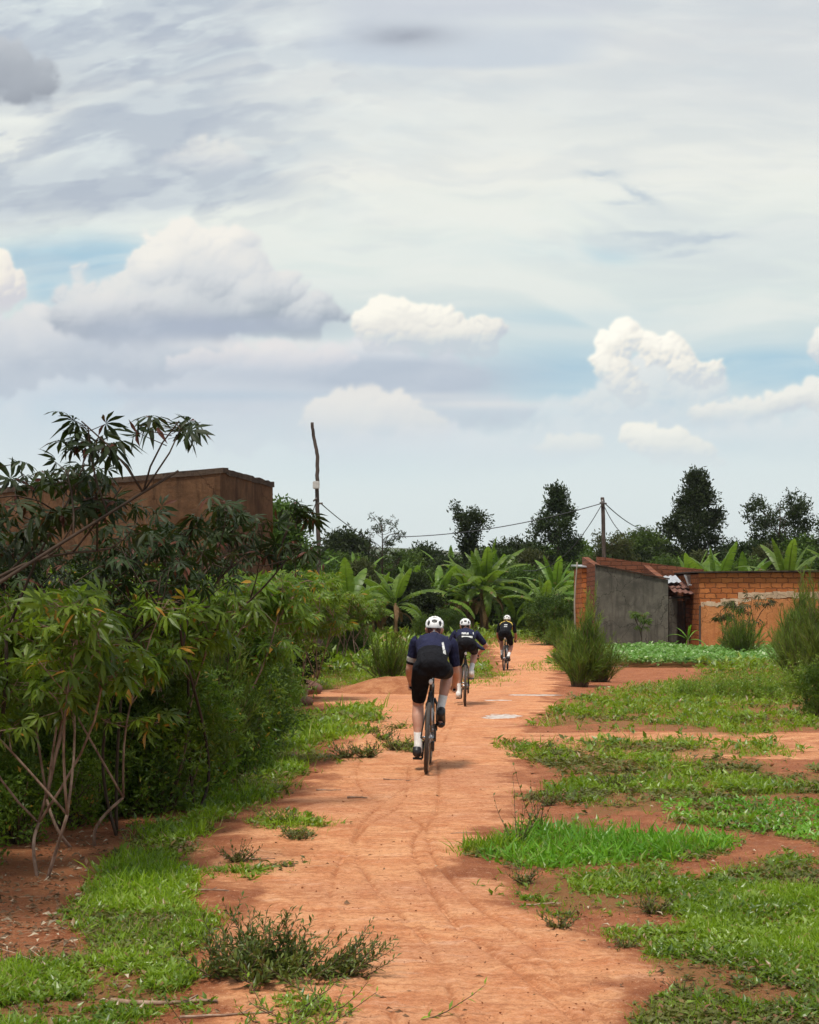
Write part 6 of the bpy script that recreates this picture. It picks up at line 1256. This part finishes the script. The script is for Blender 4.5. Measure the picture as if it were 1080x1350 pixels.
def glyphs(x0, x1, z, h, pat):
    """row of small upright bars and gaps standing for a tiny line of print"""
    w = (x1-x0)/len(pat); out = []
    for i, c in enumerate(pat):
        a, b = x0+i*w, x0+(i+.86)*w
        if c == '#': out.append([(a, z), (b, z), (b, z+h), (a, z+h)])
        elif c == 'L': out += [[(a, z), (b, z), (b, z+h*.3), (a, z+h*.3)], [(a, z), (a+w*.3, z), (a+w*.3, z+h), (a, z+h)]]
        elif c == 'n': out += [[(a, z), (a+w*.3, z), (a+w*.3, z+h), (a, z+h)], [(b-w*.3, z), (b, z), (b, z+h), (b-w*.3, z+h)], [(a, z+h*.65), (b, z+h*.65), (b, z+h), (a, z+h)]]
        elif c == 'w': out += [[(a, z), (b, z), (b, z+h*.4), (a, z+h*.4)], [(a, z), (a+w*.28, z), (a+w*.28, z+h), (a, z+h)], [(b-w*.28, z), (b, z), (b, z+h), (b-w*.28, z+h)]]
    return out
def ride(px, py, crank, rz, lean, bl, rl, P, **kw):
    X, Y = gp(px, py); z = float(terr(X, Y))+.010
    b, _ = make_bike(crank, bl, **kw); p = make_rider(crank, rl, P)
    for o in (b, p): o.location = (float(X), float(Y), z); o.rotation_euler = (0, R(lean), R(-rz))
    return b, p
# crank angle: direction of the LEFT pedal arm from the bottom bracket
ride(562, 1021, R(-97), 2.5, 2.6, 'road bicycle with tan-walled tyres under the nearest rider', 'nearest rider in navy jersey and white helmet, left foot at the bottom of the stroke',
     dict(pit={-1: -.12, 1: -.55}, bands=[(-1, (.56, .72))], prints=[('back_panel', M_WHC, [[(.098, 1.155), (.118, 1.165), (.098, 1.235), (.082, 1.225)], [(.103, 1.13), (.132, 1.115), (.121, 1.162), (.101, 1.152)]])], cap=True, mark=True, glasses=True, hz=.765, eo=.16, hem=.84, hx=-.005), steer=R(-1))
ride(613, 932, R(-75), 1.5, 1.0, 'road bicycle under the second rider, seen in line with its wheels', 'second rider in navy top with white print on the back, right elbow pushed out',
     dict(pit={-1: -.1, 1: -.4}, prints=[('lettering', M_WHC, glyphs(-.07, .045, 1.165, .030, 'nwnL#')+glyphs(-.07, .11, 1.105, .034, '########')+[[(.115, 1.165), (.13, 1.165), (.125, 1.20), (.112, 1.20)]])], flap=True, dip=.05, hz=.80, eo=.5, er=2.6, shoe=M_SOCK, hem=.85, sock=.17, hx=-.01, nx=0, glove=True), tan=True)
ride(664.5, 885, R(5), 9, 0.5, 'dark road bicycle of the farthest rider, its wheels showing side by side', 'farthest rider in black kit with a yellow band across the shoulders',
     dict(pit={-1: -.15, 1: -.15}, yoke=True, prints=[('lettering', M_WHC, glyphs(-.03, .055, 1.205, .022, '####')+glyphs(-.03, .055, 1.16, .018, 'nwnn'))], dark=True, skin=M_SKIN2, hz=.76, eo=.3, hem=.83, sock=.17, glove=True), tan=False, steer=R(3))
